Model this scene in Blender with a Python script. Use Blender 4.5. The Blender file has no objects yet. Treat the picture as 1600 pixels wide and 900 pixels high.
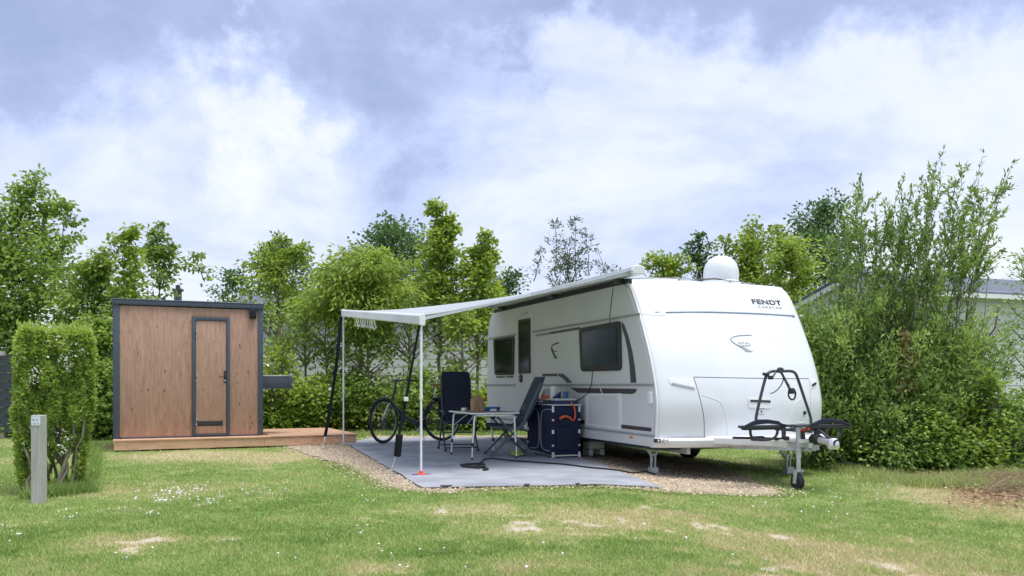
import bpy, bmesh, math, random
import numpy as np
from mathutils import Vector, Matrix
from mathutils.bvhtree import BVHTree

SC = bpy.context.scene
COL = SC.collection
PI = math.pi
F = 1350.0; HC = 1.2; HORY = 597.0      # lens length in photo pixels, eye height, horizon row

# ---------------------------------------------------------------- camera
cd = bpy.data.cameras.new('camera'); cam = bpy.data.objects.new('camera', cd); COL.objects.link(cam)
cam.location = (0, 0, HC); cam.rotation_euler = (PI / 2, 0, 0)
cd.sensor_width = 36; cd.lens = F / 1600 * 36; cd.shift_y = (HORY - 450) / 1600
cd.clip_start = 0.1; cd.clip_end = 2000
SC.camera = cam
SC.view_settings.view_transform = 'Standard'; SC.view_settings.look = 'None'
SC.view_settings.exposure = 0.40; SC.view_settings.gamma = 1
SC.render.engine = 'CYCLES'

# ---------------------------------------------------------------- sun + sky
SUN_EL = math.radians(76); SUN_AZ = math.radians(125)   # azimuth clockwise from +Y (camera forward): behind and to the right
sd = bpy.data.lights.new('sun', 'SUN'); so = bpy.data.objects.new('sun', sd); COL.objects.link(so)
sv = Vector((math.sin(SUN_AZ) * math.cos(SUN_EL), math.cos(SUN_AZ) * math.cos(SUN_EL), math.sin(SUN_EL)))
so.rotation_euler = sv.to_track_quat('Z', 'Y').to_euler(); so.location = (0, 0, 30)
sd.energy = 3.15; sd.angle = math.radians(32); sd.color = (1, 0.955, 0.89)

W = bpy.data.worlds.new('World'); SC.world = W; W.use_nodes = True
wn = W.node_tree.nodes; wl = W.node_tree.links; wn.clear()
def N(tree, t, **kw):
    n = tree.nodes.new(t)
    for k, v in kw.items(): setattr(n, k, v)
    return n
def setin(n, **kw):
    for k, v in kw.items(): n.inputs[k.replace('_', ' ')].default_value = v
    return n
def ramp(tree, stops, src=None, interp='LINEAR'):
    r = tree.nodes.new('ShaderNodeValToRGB'); cr = r.color_ramp; cr.interpolation = interp
    while len(cr.elements) < len(stops): cr.elements.new(0.5)
    for e, (p, c) in zip(cr.elements, stops):
        e.position = p; e.color = (c, c, c, 1) if isinstance(c, (int, float)) else (*c, 1)
    if src is not None: tree.links.new(src, r.inputs[0])
    return r
T = W.node_tree
out = N(T, 'ShaderNodeOutputWorld'); bg = N(T, 'ShaderNodeBackground'); bg.inputs[1].default_value = 1.0
sky = N(T, 'ShaderNodeTexSky', sky_type='NISHITA', sun_disc=False, sun_elevation=SUN_EL, sun_rotation=SUN_AZ)
tc = N(T, 'ShaderNodeTexCoord')
def math_n(op, a, b=None, c=None):
    m = N(T, 'ShaderNodeMath', operation=op)
    for i, v in enumerate((a, b, c)):
        if v is None: continue
        if isinstance(v, (int, float)): m.inputs[i].default_value = v
        else: wl.new(v, m.inputs[i])
    return m.outputs[0]
sep = N(T, 'ShaderNodeSeparateXYZ'); wl.new(tc.outputs['Generated'], sep.inputs[0])
zc = math_n('MAXIMUM', sep.outputs[2], 0.0)
den = math_n('ADD', zc, 0.36)
cmb = N(T, 'ShaderNodeCombineXYZ')
wl.new(math_n('DIVIDE', sep.outputs[0], den), cmb.inputs[0]); wl.new(math_n('DIVIDE', sep.outputs[1], den), cmb.inputs[1])
n1 = setin(N(T, 'ShaderNodeTexNoise'), Scale=1.7, Detail=11.0, Roughness=0.60, Distortion=0.35); wl.new(cmb.outputs[0], n1.inputs['Vector'])
mp2 = N(T, 'ShaderNodeMapping'); mp2.inputs['Rotation'].default_value = (0, 0, 0.5); mp2.inputs['Scale'].default_value = (1.0, 2.0, 1); mp2.inputs['Location'].default_value = (3.3, 1.7, 0)
wl.new(cmb.outputs[0], mp2.inputs['Vector'])
n2 = setin(N(T, 'ShaderNodeTexNoise'), Scale=1.2, Detail=8.0, Roughness=0.6, Distortion=0.6); wl.new(mp2.outputs[0], n2.inputs['Vector'])
# warped direction for the big cloud masses
nw = setin(N(T, 'ShaderNodeTexNoise'), Scale=6.5, Detail=9.0, Roughness=0.62); wl.new(tc.outputs['Generated'], nw.inputs['Vector'])
sb = N(T, 'ShaderNodeVectorMath', operation='SUBTRACT'); wl.new(nw.outputs['Color'], sb.inputs[0]); sb.inputs[1].default_value = (.5, .5, .5)
scv = N(T, 'ShaderNodeVectorMath', operation='SCALE'); wl.new(sb.outputs[0], scv.inputs[0]); scv.inputs['Scale'].default_value = 0.34
ad = N(T, 'ShaderNodeVectorMath', operation='ADD'); wl.new(tc.outputs['Generated'], ad.inputs[0]); wl.new(scv.outputs[0], ad.inputs[1])
def blob(px, py, rx, ry, amp):
    d = Vector(((px - 800) / F, 1.0, (HORY - py) / F)).normalized()
    s = N(T, 'ShaderNodeVectorMath', operation='SUBTRACT'); wl.new(ad.outputs[0], s.inputs[0]); s.inputs[1].default_value = d
    m = N(T, 'ShaderNodeVectorMath', operation='MULTIPLY'); wl.new(s.outputs[0], m.inputs[0]); m.inputs[1].default_value = (F / rx, F / rx, F / ry)
    l = N(T, 'ShaderNodeVectorMath', operation='DOT_PRODUCT'); wl.new(m.outputs[0], l.inputs[0]); wl.new(m.outputs[0], l.inputs[1])
    return math_n('MULTIPLY', math_n('EXPONENT', math_n('MULTIPLY', l.outputs['Value'], -1.0)), amp)
acc = math_n('MULTIPLY_ADD', n1.outputs['Fac'], 1.45, -0.24)
for b in ((60, 30, 330, 130, -.34), (590, 130, 150, 150, -.32), (880, 20, 130, 75, -.28), (1330, 10, 420, 70, -.32), (150, 330, 260, 80, -.05), (620, 30, 260, 50, -.16),
          (400, 195, 65, 100, .44), (335, 75, 45, 70, .34), (420, 285, 150, 50, .12), (960, 110, 170, 40, .14), (60, 190, 160, 40, .10), (1150, 190, 520, 110, .12), (1000, 60, 110, 50, .16), (1350, 140, 330, 60, .08)):
    acc = math_n('ADD', acc, blob(*b))
acc = math_n('ADD', acc, math_n('MULTIPLY', math_n('SUBTRACT', n2.outputs['Fac'], 0.5), 0.24))
hz = ramp(T, [(0.0, 0.16), (0.12, 0.12), (0.26, 0.04), (1.0, 0.0)], zc)
acc = math_n('ADD', acc, hz.outputs[0])
crs = ramp(T, [(0.10, (.31, .385, .59)), (0.28, (.38, .455, .68)), (0.42, (.48, .56, .80)), (0.55, (.58, .65, .85)), (0.67, (.69, .735, .85)), (0.88, (.79, .81, .84))], acc)
mixs = N(T, 'ShaderNodeMix', data_type='RGBA'); mixs.inputs[0].default_value = 0.9
skm = N(T, 'ShaderNodeVectorMath', operation='SCALE'); wl.new(sky.outputs[0], skm.inputs[0]); skm.inputs['Scale'].default_value = 0.10
wl.new(skm.outputs[0], mixs.inputs[6]); wl.new(crs.outputs[0], mixs.inputs[7])
wl.new(mixs.outputs[2], bg.inputs[0]); wl.new(bg.outputs[0], out.inputs[0])

# ---------------------------------------------------------------- helpers
rng = np.random.default_rng(7); random.seed(7)
def lerp(a, b, t): return a + (b - a) * t
def sstep(t): t = np.clip(t, 0, 1); return t * t * (3 - 2 * t)
def gz(x, y): return -0.13 * sstep((np.asarray(x, float) - 0.9) / 2.0) * (1 - sstep((np.asarray(y, float) - 17) / 5.0))
def gnd(px, py, z=0.0):
    Y = F * (HC - z) / (py - HORY); return Vector(((px - 800) / F * Y, Y, z))
def atY(px, py, Y): return Vector(((px - 800) / F * Y, Y, HC + (HORY - py) / F * Y))

def vnoise(x, y, s, seed=0):
    x = np.asarray(x) / s; y = np.asarray(y) / s
    xi = np.floor(x).astype(np.int64); yi = np.floor(y).astype(np.int64); fx = sstep(x - xi); fy = sstep(y - yi)
    def h(a, b):
        n = (a * 374761393 + b * 668265263 + seed * 1442695041) & 0x7fffffff
        n = ((n ^ (n >> 13)) * 1274126177) & 0x7fffffff
        return ((n ^ (n >> 16)) & 0xffff) / 65535.0
    return lerp(lerp(h(xi, yi), h(xi + 1, yi), fx), lerp(h(xi, yi + 1), h(xi + 1, yi + 1), fx), fy)
def fbm(x, y, s, seed=0, o=4):
    r = 0; a = .5; t = 0
    for i in range(o): r = r + a * vnoise(x, y, s / 2 ** i, seed + i * 17); t += a; a *= .5
    return r / t
def inpoly(x, y, poly):
    c = np.zeros(np.shape(x), bool); n = len(poly)
    for i in range(n):
        x0, y0 = poly[i][0], poly[i][1]; x1, y1 = poly[i - 1][0], poly[i - 1][1]
        k = ((y0 > y) != (y1 > y)) & (x < (x1 - x0) * (y - y0) / ((y1 - y0) or 1e-9) + x0)
        c ^= k
    return c

# ---- materials
MATS = {}
def mat(name, col, rough=.6, var=.12, scale=8.0, metal=0.0, bump=0.0, bscale=60.0, stretch=(1, 1, 1), coat=0.0, col2=None, spec=.5):
    if name in MATS: return MATS[name]
    m = bpy.data.materials.new(name); m.use_nodes = True; t = m.node_tree; b = t.nodes['Principled BSDF']
    tc = t.nodes.new('ShaderNodeTexCoord'); mp = t.nodes.new('ShaderNodeMapping'); mp.inputs['Scale'].default_value = stretch
    t.links.new(tc.outputs['Object'], mp.inputs[0])
    n = t.nodes.new('ShaderNodeTexNoise'); n.inputs['Scale'].default_value = scale; n.inputs['Detail'].default_value = 5
    t.links.new(mp.outputs[0], n.inputs['Vector'])
    c2 = col2 or tuple(min(1, c * (1 + var)) for c in col); c1 = tuple(c * (1 - var) for c in col) if not col2 else col
    r = ramp(t, [(.32, c1), (.68, c2)], n.outputs['Fac'])
    t.links.new(r.outputs[0], b.inputs['Base Color'])
    b.inputs['Roughness'].default_value = rough; b.inputs['Metallic'].default_value = metal; b.inputs['Coat Weight'].default_value = coat
    b.inputs['Specular IOR Level'].default_value = spec
    if bump:
        n2 = t.nodes.new('ShaderNodeTexNoise'); n2.inputs['Scale'].default_value = bscale; n2.inputs['Detail'].default_value = 4
        t.links.new(mp.outputs[0], n2.inputs['Vector'])
        bp = t.nodes.new('ShaderNodeBump'); bp.inputs['Strength'].default_value = bump; bp.inputs['Distance'].default_value = .01
        t.links.new(n2.outputs['Fac'], bp.inputs['Height']); t.links.new(bp.outputs[0], b.inputs['Normal'])
    MATS[name] = m; return m
white = mat('caravan_white', (.68, .71, .745), .34, .02, 2.2, coat=.2, bump=.03, bscale=3.0, col2=(.72, .745, .775), stretch=(1.4, 1.4, .5))
sidewhite = mat('side_panel_white', (.66, .67, .67), .38, .03, 1.2, bump=.04, bscale=25)
trimgrey = mat('trim_grey', (.30, .31, .33), .45)
blackpl = mat('black_plastic', (.022, .022, .026), .42)
charcoal = mat('charcoal_decal', (.055, .05, .055), .35)
rubber = mat('rubber', (.02, .02, .022), .8)
navy = mat('navy_cloth', (.012, .018, .06), .85, .2, 30, bump=.2, bscale=300)
navyd = mat('dark_navy_mesh_cloth', (.010, .014, .038), .8, .2, 30, bump=.2, bscale=300)
slateblue = mat('blue_grey_upholstery', (.035, .055, .085), .8, .15, 20, bump=.2, bscale=300)
alu = mat('aluminium', (.72, .73, .74), .32, .05, metal=.75)
galv = mat('galvanised_steel', (.50, .53, .55), .5, .15, 14, metal=.45)
gunmetal = mat('dark_painted_metal', (.045, .05, .06), .45)
slate = mat('slate_paint', (.055, .075, .105), .5, .08, 5)
orange = mat('orange_plastic', (.75, .13, .04), .45)
redl = mat('red_plastic', (.5, .03, .02), .4)
bluep = mat('blue_plastic', (.02, .16, .42), .4)
whitepl = mat('white_plastic', (.78, .78, .78), .5, .03)
cream = mat('cream_plastic', (.60, .60, .57), .5, .05)
brightmetal = mat('bright_pole_metal', (.82, .84, .86), .35, .03, metal=.15)
darkglass = mat('tinted_acrylic', (.008, .012, .016), .09, .3, 3, spec=.3)
roofslate = mat('grey_roof_sheet', (.13, .15, .19), .6, .2, 6, stretch=(1, 6, 1))
bark = mat('bark', (.12, .10, .08), .9, .35, 9, bump=.6, bscale=25, stretch=(1, 1, .3))
barkl = mat('pale_bark', (.25, .21, .16), .9, .3, 9, bump=.6, bscale=25, stretch=(1, 1, .3))
tablem = mat('table_laminate', (.22, .18, .15), .45, .1)
brownwood = mat('small_wood', (.36, .23, .13), .65, .25, 12, stretch=(4, 4, .6))
saddlem = mat('brown_saddle', (.28, .16, .12), .6)

def woodmat(name, c_lo, c_hi, stretch, knots=True, rough=.65, scale=5.0, kn=(8.5, 0, 5.5)):
    m = bpy.data.materials.new(name); m.use_nodes = True; t = m.node_tree; b = t.nodes['Principled BSDF']
    tc = t.nodes.new('ShaderNodeTexCoord'); mp = t.nodes.new('ShaderNodeMapping'); mp.inputs['Scale'].default_value = stretch
    t.links.new(tc.outputs['Object'], mp.inputs[0])
    oi = t.nodes.new('ShaderNodeObjectInfo'); av = t.nodes.new('ShaderNodeVectorMath'); av.operation = 'ADD'
    sc = t.nodes.new('ShaderNodeVectorMath'); sc.operation = 'SCALE'; sc.inputs[0].default_value = (7, 13, 5); t.links.new(oi.outputs['Random'], sc.inputs['Scale'])
    t.links.new(mp.outputs[0], av.inputs[0]); t.links.new(sc.outputs[0], av.inputs[1])
    n = t.nodes.new('ShaderNodeTexNoise'); n.inputs['Scale'].default_value = scale; n.inputs['Detail'].default_value = 8; n.inputs['Roughness'].default_value = .65; n.inputs['Distortion'].default_value = .6
    t.links.new(av.outputs[0], n.inputs['Vector'])
    r = ramp(t, [(.25, c_lo), (.5, tuple((a + b_) / 2 for a, b_ in zip(c_lo, c_hi))), (.75, c_hi)], n.outputs['Fac'])
    last = r.outputs[0]
    if knots:
        mp2 = t.nodes.new('ShaderNodeMapping'); mp2.inputs['Scale'].default_value = kn
        t.links.new(tc.outputs['Object'], mp2.inputs[0])
        v = t.nodes.new('ShaderNodeTexVoronoi'); v.inputs['Scale'].default_value = 1.0; t.links.new(mp2.outputs[0], v.inputs['Vector'])
        kr = ramp(t, [(.0, 1), (.07, .85), (.13, .25), (.24, 0)], v.outputs['Distance'])
        sx_n = t.nodes.new('ShaderNodeSeparateColor'); t.links.new(v.outputs['Color'], sx_n.inputs[0]); th_ = ramp(t, [(.15, .25), (.45, 1)], sx_n.outputs[0])
        mk = t.nodes.new('ShaderNodeMath'); mk.operation = 'MULTIPLY'; t.links.new(kr.outputs[0], mk.inputs[0]); t.links.new(th_.outputs[0], mk.inputs[1])
        mx = t.nodes.new('ShaderNodeMix'); mx.data_type = 'RGBA'; t.links.new(mk.outputs[0], mx.inputs[0]); t.links.new(last, mx.inputs[6]); mx.inputs[7].default_value = (c_lo[0] * .35, c_lo[1] * .28, c_lo[2] * .28, 1)
        last = mx.outputs[2]
    t.links.new(last, b.inputs['Base Color']); b.inputs['Roughness'].default_value = rough
    bp = t.nodes.new('ShaderNodeBump'); bp.inputs['Strength'].default_value = .25; bp.inputs['Distance'].default_value = .004
    t.links.new(n.outputs['Fac'], bp.inputs['Height']); t.links.new(bp.outputs[0], b.inputs['Normal'])
    MATS[name] = m; return m
cladding = woodmat('wood_look_panel', (.27, .155, .105), (.52, .325, .235), (7, 7, .8))
deckwood = woodmat('deck_timber', (.46, .25, .14), (.80, .52, .35), (.7, 5, 9), kn=(3, 5, 9))
decktop = woodmat('deck_board_timber', (.36, .20, .115), (.60, .39, .26), (9, .7, 5), kn=(8, 2.5, 0))
greywood = woodmat('weathered_post_wood', (.28, .27, .245), (.56, .54, .50), (14, 14, .7), knots=False)

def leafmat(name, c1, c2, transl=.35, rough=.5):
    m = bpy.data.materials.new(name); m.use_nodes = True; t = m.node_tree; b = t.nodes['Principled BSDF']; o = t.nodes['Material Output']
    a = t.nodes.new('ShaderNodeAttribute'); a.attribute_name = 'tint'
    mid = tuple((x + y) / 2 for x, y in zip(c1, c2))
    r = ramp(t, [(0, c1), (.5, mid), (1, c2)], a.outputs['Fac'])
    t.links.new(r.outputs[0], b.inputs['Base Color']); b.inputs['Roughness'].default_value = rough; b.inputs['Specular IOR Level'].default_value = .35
    tr = t.nodes.new('ShaderNodeBsdfTranslucent')
    g = t.nodes.new('ShaderNodeHueSaturation'); g.inputs['Value'].default_value = 1.5; g.inputs['Saturation'].default_value = 1.1; g.inputs['Hue'].default_value = .488
    t.links.new(r.outputs[0], g.inputs['Color']); t.links.new(g.outputs[0], tr.inputs['Color'])
    mx = t.nodes.new('ShaderNodeMixShader'); mx.inputs[0].default_value = transl
    t.links.new(b.outputs[0], mx.inputs[1]); t.links.new(tr.outputs[0], mx.inputs[2]); t.links.new(mx.outputs[0], o.inputs['Surface'])
    MATS[name] = m; return m
L_yel = leafmat('leaf_yellow_green', (.16, .24, .045), (.38, .49, .10), .45)
L_mid = leafmat('leaf_mid_green', (.12, .21, .045), (.32, .44, .11), .45)
L_dark = leafmat('leaf_dark_green', (.055, .12, .04), (.15, .25, .08), .3)
L_willow = leafmat('leaf_willow', (.12, .215, .05), (.38, .50, .16), .42)
L_hedge = leafmat('leaf_privet', (.14, .24, .05), (.42, .53, .13))
L_brown = leafmat('leaf_dead_brown', (.22, .13, .07), (.50, .36, .22), .2)
L_grey = leafmat('leaf_grey_green', (.07, .10, .05), (.17, .21, .11), .3)
L_white = leafmat('petal_white', (.55, .56, .48), (.85, .85, .80), .2)
L_grass = None

# ---- mesh builder
class MB:
    def __init__(s): s.bm = bmesh.new()
    def box(s, c, d, rot=None, bev=0.0):
        r = bmesh.ops.create_cube(s.bm, size=1); vs = r['verts']
        M = Matrix.Translation(c) @ (rot.to_4x4() if rot else Matrix.Identity(4)) @ Matrix.Diagonal((*d, 1))
        bmesh.ops.transform(s.bm, matrix=M, verts=vs)
        if bev:
            es = list({e for v in vs for e in v.link_edges})
            bmesh.ops.bevel(s.bm, geom=es, offset=bev, segments=2, affect='EDGES', profile=.5)
        return s
    def b2(s, lo, hi, bev=0.0):
        lo = Vector(lo); hi = Vector(hi); return s.box((lo + hi) / 2, hi - lo, None, bev)
    def bar(s, a, b, w, h=None, bev=0.0):
        a = Vector(a); b = Vector(b); d = b - a; q = d.to_track_quat('Z', 'Y').to_matrix()
        return s.box((a + b) / 2, (w, h or w, d.length), q, bev)
    def tube(s, pts, r, seg=8, closed=False):
        pts = [Vector(p) for p in pts]; n = len(pts); rr = r if isinstance(r, (list, tuple)) else [r] * n
        rings = []; pu = None
        for i, p in enumerate(pts):
            if closed: d = pts[(i + 1) % n] - pts[i - 1]
            else: d = (pts[min(i + 1, n - 1)] - pts[max(i - 1, 0)])
            if d.length < 1e-9: d = Vector((0, 0, 1))
            d.normalize()
            if pu is None: pu = d.orthogonal().normalized()
            u = pu - d * pu.dot(d)
            if u.length < 1e-6: u = d.orthogonal()
            u.normalize(); pu = u; v = d.cross(u)
            rings.append([s.bm.verts.new(p + (u * math.cos(2 * PI * k / seg) + v * math.sin(2 * PI * k / seg)) * rr[i]) for k in range(seg)])
        for i in range(n if closed else n - 1):
            A, B = rings[i], rings[(i + 1) % n]
            for k in range(seg): s.bm.faces.new((A[k], A[(k + 1) % seg], B[(k + 1) % seg], B[k]))
        if not closed:
            s.bm.faces.new(rings[0][::-1]); s.bm.faces.new(rings[-1])
        return s
    def lathe(s, prof, c=(0, 0, 0), seg=20, rot=None):
        M = Matrix.Translation(c) @ (rot.to_4x4() if rot else Matrix.Identity(4)); rings = []
        for r, z in prof:
            if r < 1e-6: rings.append([s.bm.verts.new(M @ Vector((0, 0, z)))])
            else: rings.append([s.bm.verts.new(M @ Vector((r * math.cos(2 * PI * k / seg), r * math.sin(2 * PI * k / seg), z))) for k in range(seg)])
        for A, B in zip(rings, rings[1:]):
            for k in range(seg):
                f = [A[k % len(A)], A[(k + 1) % len(A)], B[(k + 1) % len(B)], B[k % len(B)]]
                f2 = []
                for v in f:
                    if v not in f2: f2.append(v)
                if len(f2) > 2: s.bm.faces.new(f2)
        return s
    def prism(s, poly, ext):
        """poly: 3-D points of a planar outline; ext: extrusion vector"""
        a = [s.bm.verts.new(Vector(p)) for p in poly]; b = [s.bm.verts.new(Vector(p) + Vector(ext)) for p in poly]
        s.bm.faces.new(a); s.bm.faces.new(b[::-1]); n = len(a)
        for i in range(n): s.bm.faces.new((a[i], b[i], b[(i + 1) % n], a[(i + 1) % n]))
        return s
    def build(s, name, m, parent=None, smooth=None, bevel=0.0):
        bmesh.ops.recalc_face_normals(s.bm, faces=s.bm.faces)
        me = bpy.data.meshes.new(name); s.bm.to_mesh(me); s.bm.free(); me.materials.append(m)
        o = bpy.data.objects.new(name, me); COL.objects.link(o)
        if parent: o.parent = parent
        if bevel:
            md = o.modifiers.new('bevel', 'BEVEL'); md.width = bevel; md.segments = 2; md.limit_method = 'ANGLE'; md.angle_limit = math.radians(40)
        if smooth: smooth_by(me, smooth)
        return o
def smooth_by(me, ang=40):
    me.polygons.foreach_set('use_smooth', np.ones(len(me.polygons), bool))
    try: me.set_sharp_from_angle(angle=math.radians(ang))
    except Exception: pass
def tag(o, label=None, cat=None, group=None, kind=None):
    for k, v in (('label', label), ('category', cat), ('group', group), ('kind', kind)):
        if v: o[k] = v
    return o
def thing(name, label, cat, loc=(0, 0, 0), rz=0.0, group=None):
    o = bpy.data.objects.new(name, None); COL.objects.link(o); o.location = loc; o.rotation_euler = (0, 0, rz); o.empty_display_size = .2
    return tag(o, label, cat, group)
def npmesh(name, V, Fc, m, parent=None, attrs=None, smooth=False, kind=None):
    """V (n,3), Fc (m,k) equal-sized faces; attrs: per-face float dict"""
    me = bpy.data.meshes.new(name); V = np.asarray(V, np.float32); Fc = np.asarray(Fc, np.int32); k = Fc.shape[1]
    me.vertices.add(len(V)); me.vertices.foreach_set('co', V.ravel())
    me.loops.add(Fc.size); me.loops.foreach_set('vertex_index', Fc.ravel())
    me.polygons.add(len(Fc)); me.polygons.foreach_set('loop_start', np.arange(len(Fc), dtype=np.int32) * k)
    me.update(calc_edges=True)
    for an, (dom, arr) in (attrs or {}).items():
        a = me.attributes.new(an, 'FLOAT', dom); a.data.foreach_set('value', np.asarray(arr, np.float32))
    if smooth: me.polygons.foreach_set('use_smooth', np.ones(len(Fc), bool))
    me.materials.append(m); o = bpy.data.objects.new(name, me); COL.objects.link(o)
    if parent: o.parent = parent
    if kind: o['kind'] = kind
    return o
def copy_tree(o, parent=None):
    c = o.copy(); COL.objects.link(c); c.parent = parent
    for ch in list(o.children): copy_tree(ch, c)
    return c
def unit(a): return a / (np.linalg.norm(a, axis=-1, keepdims=True) + 1e-9)
def leaves(name, P, A, ln, wd, m, parent=None, tint=None, kind=None, up=.6):
    """P positions, A leaf axes"""
    n = len(P); A = unit(A); l = ln * rng.uniform(.7, 1.25, (n, 1)); w = wd * rng.uniform(.75, 1.2, (n, 1))
    up_ = unit(np.array([[0, 0, 1.0]]) * up + rng.normal(0, .5, (n, 3)))
    B = unit(np.cross(A, up_)); Nn = np.cross(B, A)
    V = np.empty((n, 4, 3)); V[:, 0] = P; V[:, 1] = P + A * l * .45 + B * w * .5 + Nn * w * .12; V[:, 2] = P + A * l; V[:, 3] = P + A * l * .45 - B * w * .5 + Nn * w * .12
    Fc = np.arange(n * 4).reshape(n, 4)
    if tint is None: tint = rng.uniform(0, 1, n)
    return npmesh(name, V.reshape(-1, 3), Fc, m, parent, {'tint': ('FACE', np.clip(tint, 0, 1))}, kind=kind)
exec_time_marker = True
# ---------------------------------------------------------------- GROUND
def epx(px, py, rx, ry, amp=1.0):
    c = gnd(px, py); return (c.x, c.y, rx * c.y / F, ry * c.y * c.y / (F * HC), amp)
BARE = [epx(*a) for a in ((850, 823, 40, 9), (935, 826, 55, 7, .8), (1118, 819, 48, 9), (1215, 826, 60, 10), (1225, 790, 30, 5, .6), (1000, 790, 40, 5, .5), (1370, 858, 35, 8), (1440, 880, 60, 13), (1490, 886, 40, 9),
        (232, 846, 24, 7, .9), (190, 862, 30, 5, .7), (255, 848, 40, 4, .6), (620, 894, 32, 8), (1190, 886, 45, 9), (720, 797, 40, 6, .5), (760, 815, 40, 7, .5), (330, 788, 26, 5, .7), (880, 850, 35, 5, .4), (1085, 853, 25, 5, .6), (1010, 830, 60, 8, .6), (1300, 845, 45, 7, .6), (980, 885, 50, 7, .5), (1400, 800, 30, 5, .3))]
DRY = [epx(*a) for a in ((330, 712, 150, 7), (430, 716, 60, 9), (470, 706, 40, 8), (740, 800, 90, 12, .8), (960, 812, 220, 25, .8), (1150, 830, 200, 26, .8), (1300, 860, 200, 35, .6), (850, 830, 120, 16, .8), (1540, 765, 100, 26, 1.2), (600, 888, 70, 14, .8), (200, 850, 110, 16, .6), (900, 880, 140, 20, .5), (1200, 895, 160, 14, .7), (60, 640, 80, 12, .6))]
SOIL = [epx(*a) for a in ((180, 697, 28, 12, 1.2), (560, 676, 60, 5, 1.2), (460, 668, 70, 4, 1.0), (15, 655, 60, 9, 1.3), (1300, 712, 60, 10, .6), (1560, 750, 90, 15, 1.1), (1420, 738, 120, 8, .7))]
BARE2 = [(a, b_, c_ * 1.7, d * 1.8, e) for a, b_, c_, d, e in BARE]
def egauss(x, y, lst):
    r = np.zeros(np.shape(x))
    for cx, cy, rx, ry, a in lst: r = np.maximum(r, a * np.exp(-(((x - cx) / rx) ** 2 + ((y - cy) / ry) ** 2)))
    return r
def gmasks(x, y):
    n = fbm(x, y * .7, .42, 3); nf = fbm(x, y * .8, .16, 9, 3); nb = fbm(x, y, 1.6, 5)
    nn_ = fbm(x * .7, y * 1.3, .09, 55, 3); bare = sstep((egauss(x, y, BARE2) * .85 + (nf - .5) * 1.9 + (n - .5) * 1.2 + (nn_ - .5) * 1.0 - .60) / .50)
    dry = np.clip(egauss(x, y, DRY) * (.85 + 1.1 * n) + sstep((nb - .46) / .3) * .42 + (nf - .5) * 1.0 + .06, 0, 1)
    soil = sstep((egauss(x, y, SOIL) + (nf - .5) * .7 - .40) / .3)
    return bare, dry, soil
GRAVEL = [gnd(*p) for p in ((452, 700), (478, 712), (515, 722), (545, 735), (575, 752), (590, 762), (620, 769), (690, 773), (760, 768), (830, 765), (930, 763), (1020, 766), (1075, 763), (1130, 760), (1190, 760), (1236, 757), (1205, 745), (1160, 727), (1110, 714), (1065, 706), (1040, 703))] + [Vector((1.6, 19.3, 0)), Vector((-3.0, 18.9, 0)), Vector((-2.9, 17.4, 0)), Vector((-4.3, 16.6, 0))]
MATP = [Vector((-3.20, 16.55, 0)), Vector((-.99, 9.56, 0)), Vector((1.72, 9.92, 0)), Vector((.55, 16.2, 0)), Vector((.2, 18.3, 0)), Vector((-2.9, 18.0, 0))]
TH = math.radians(20.77); TD = math.radians(25)
DECK0 = Vector((-6.78, 14.72, 0))
def ud(x, y, o, th): # local to world 2d
    return Vector((o[0] + x * math.cos(th) - y * math.sin(th), o[1] + x * math.sin(th) + y * math.cos(th), 0))
DECKP = [ud(a, b, DECK0, TD) for a, b in ((0, 0), (4.2, 0), (4.2, 2.5), (0, 2.5))]
xs = np.concatenate([[-400, -200, -100, -60, -40, -30, -22, -17, -13, -11], np.arange(-9.5, 9.51, .075), [11, 13, 17, 22, 30, 40, 60, 100, 200, 400]])
ys = np.concatenate([[-60, -20, -5, 0, 2, 3.5], np.arange(4.5, 11, .06), np.arange(11, 20, .12), [20.5, 21, 22, 23, 24, 26, 28, 32, 38, 50, 80, 140, 300, 900]])
GX, GY = np.meshgrid(xs, ys); gzv = gz(GX, GY) + (fbm(GX, GY, 1.1, 21) - .5) * .02 * ((GY < 22) & (abs(GX) < 10))
nx, ny = len(xs), len(ys); idx = np.arange(nx * ny).reshape(ny, nx)
Fg = np.stack([idx[:-1, :-1], idx[:-1, 1:], idx[1:, 1:], idx[1:, :-1]], -1).reshape(-1, 4)
ba, dr, sl = gmasks(GX, GY)
gm = bpy.data.materials.new('lawn_ground'); gm.use_nodes = True; t = gm.node_tree; b = t.nodes['Principled BSDF']; b.inputs['Roughness'].default_value = .95; b.inputs['Specular IOR Level'].default_value = .15
def att(t, n): a = t.nodes.new('ShaderNodeAttribute'); a.attribute_name = n; return a.outputs['Fac']
def mixc(t, f, a, b_):
    m = t.nodes.new('ShaderNodeMix'); m.data_type = 'RGBA'
    for i, v in ((0, f), (6, a), (7, b_)):
        if isinstance(v, tuple): m.inputs[i].default_value = (*v, 1)
        elif isinstance(v, float): m.inputs[i].default_value = v
        else: t.links.new(v, m.inputs[i])
    return m.outputs[2]
tcg = t.nodes.new('ShaderNodeTexCoord')
def nz(t, s, src, d=6): n = t.nodes.new('ShaderNodeTexNoise'); n.inputs['Scale'].default_value = s; n.inputs['Detail'].default_value = d; t.links.new(src, n.inputs['Vector']); return n.outputs['Fac']
g1 = ramp(t, [(.3, (.12, .20, .045)), (.7, (.22, .32, .09))], nz(t, 1.3, tcg.outputs['Object'])).outputs[0]
g2 = ramp(t, [(.35, (.34, .31, .15)), (.65, (.50, .45, .26))], nz(t, 30, tcg.outputs['Object'])).outputs[0]
g3 = ramp(t, [(.3, (.42, .36, .27)), (.7, (.62, .56, .46))], nz(t, 45, tcg.outputs['Object'])).outputs[0]
g4 = ramp(t, [(.3, (.12, .085, .055)), (.7, (.26, .20, .14))], nz(t, 25, tcg.outputs['Object'])).outputs[0]
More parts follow.
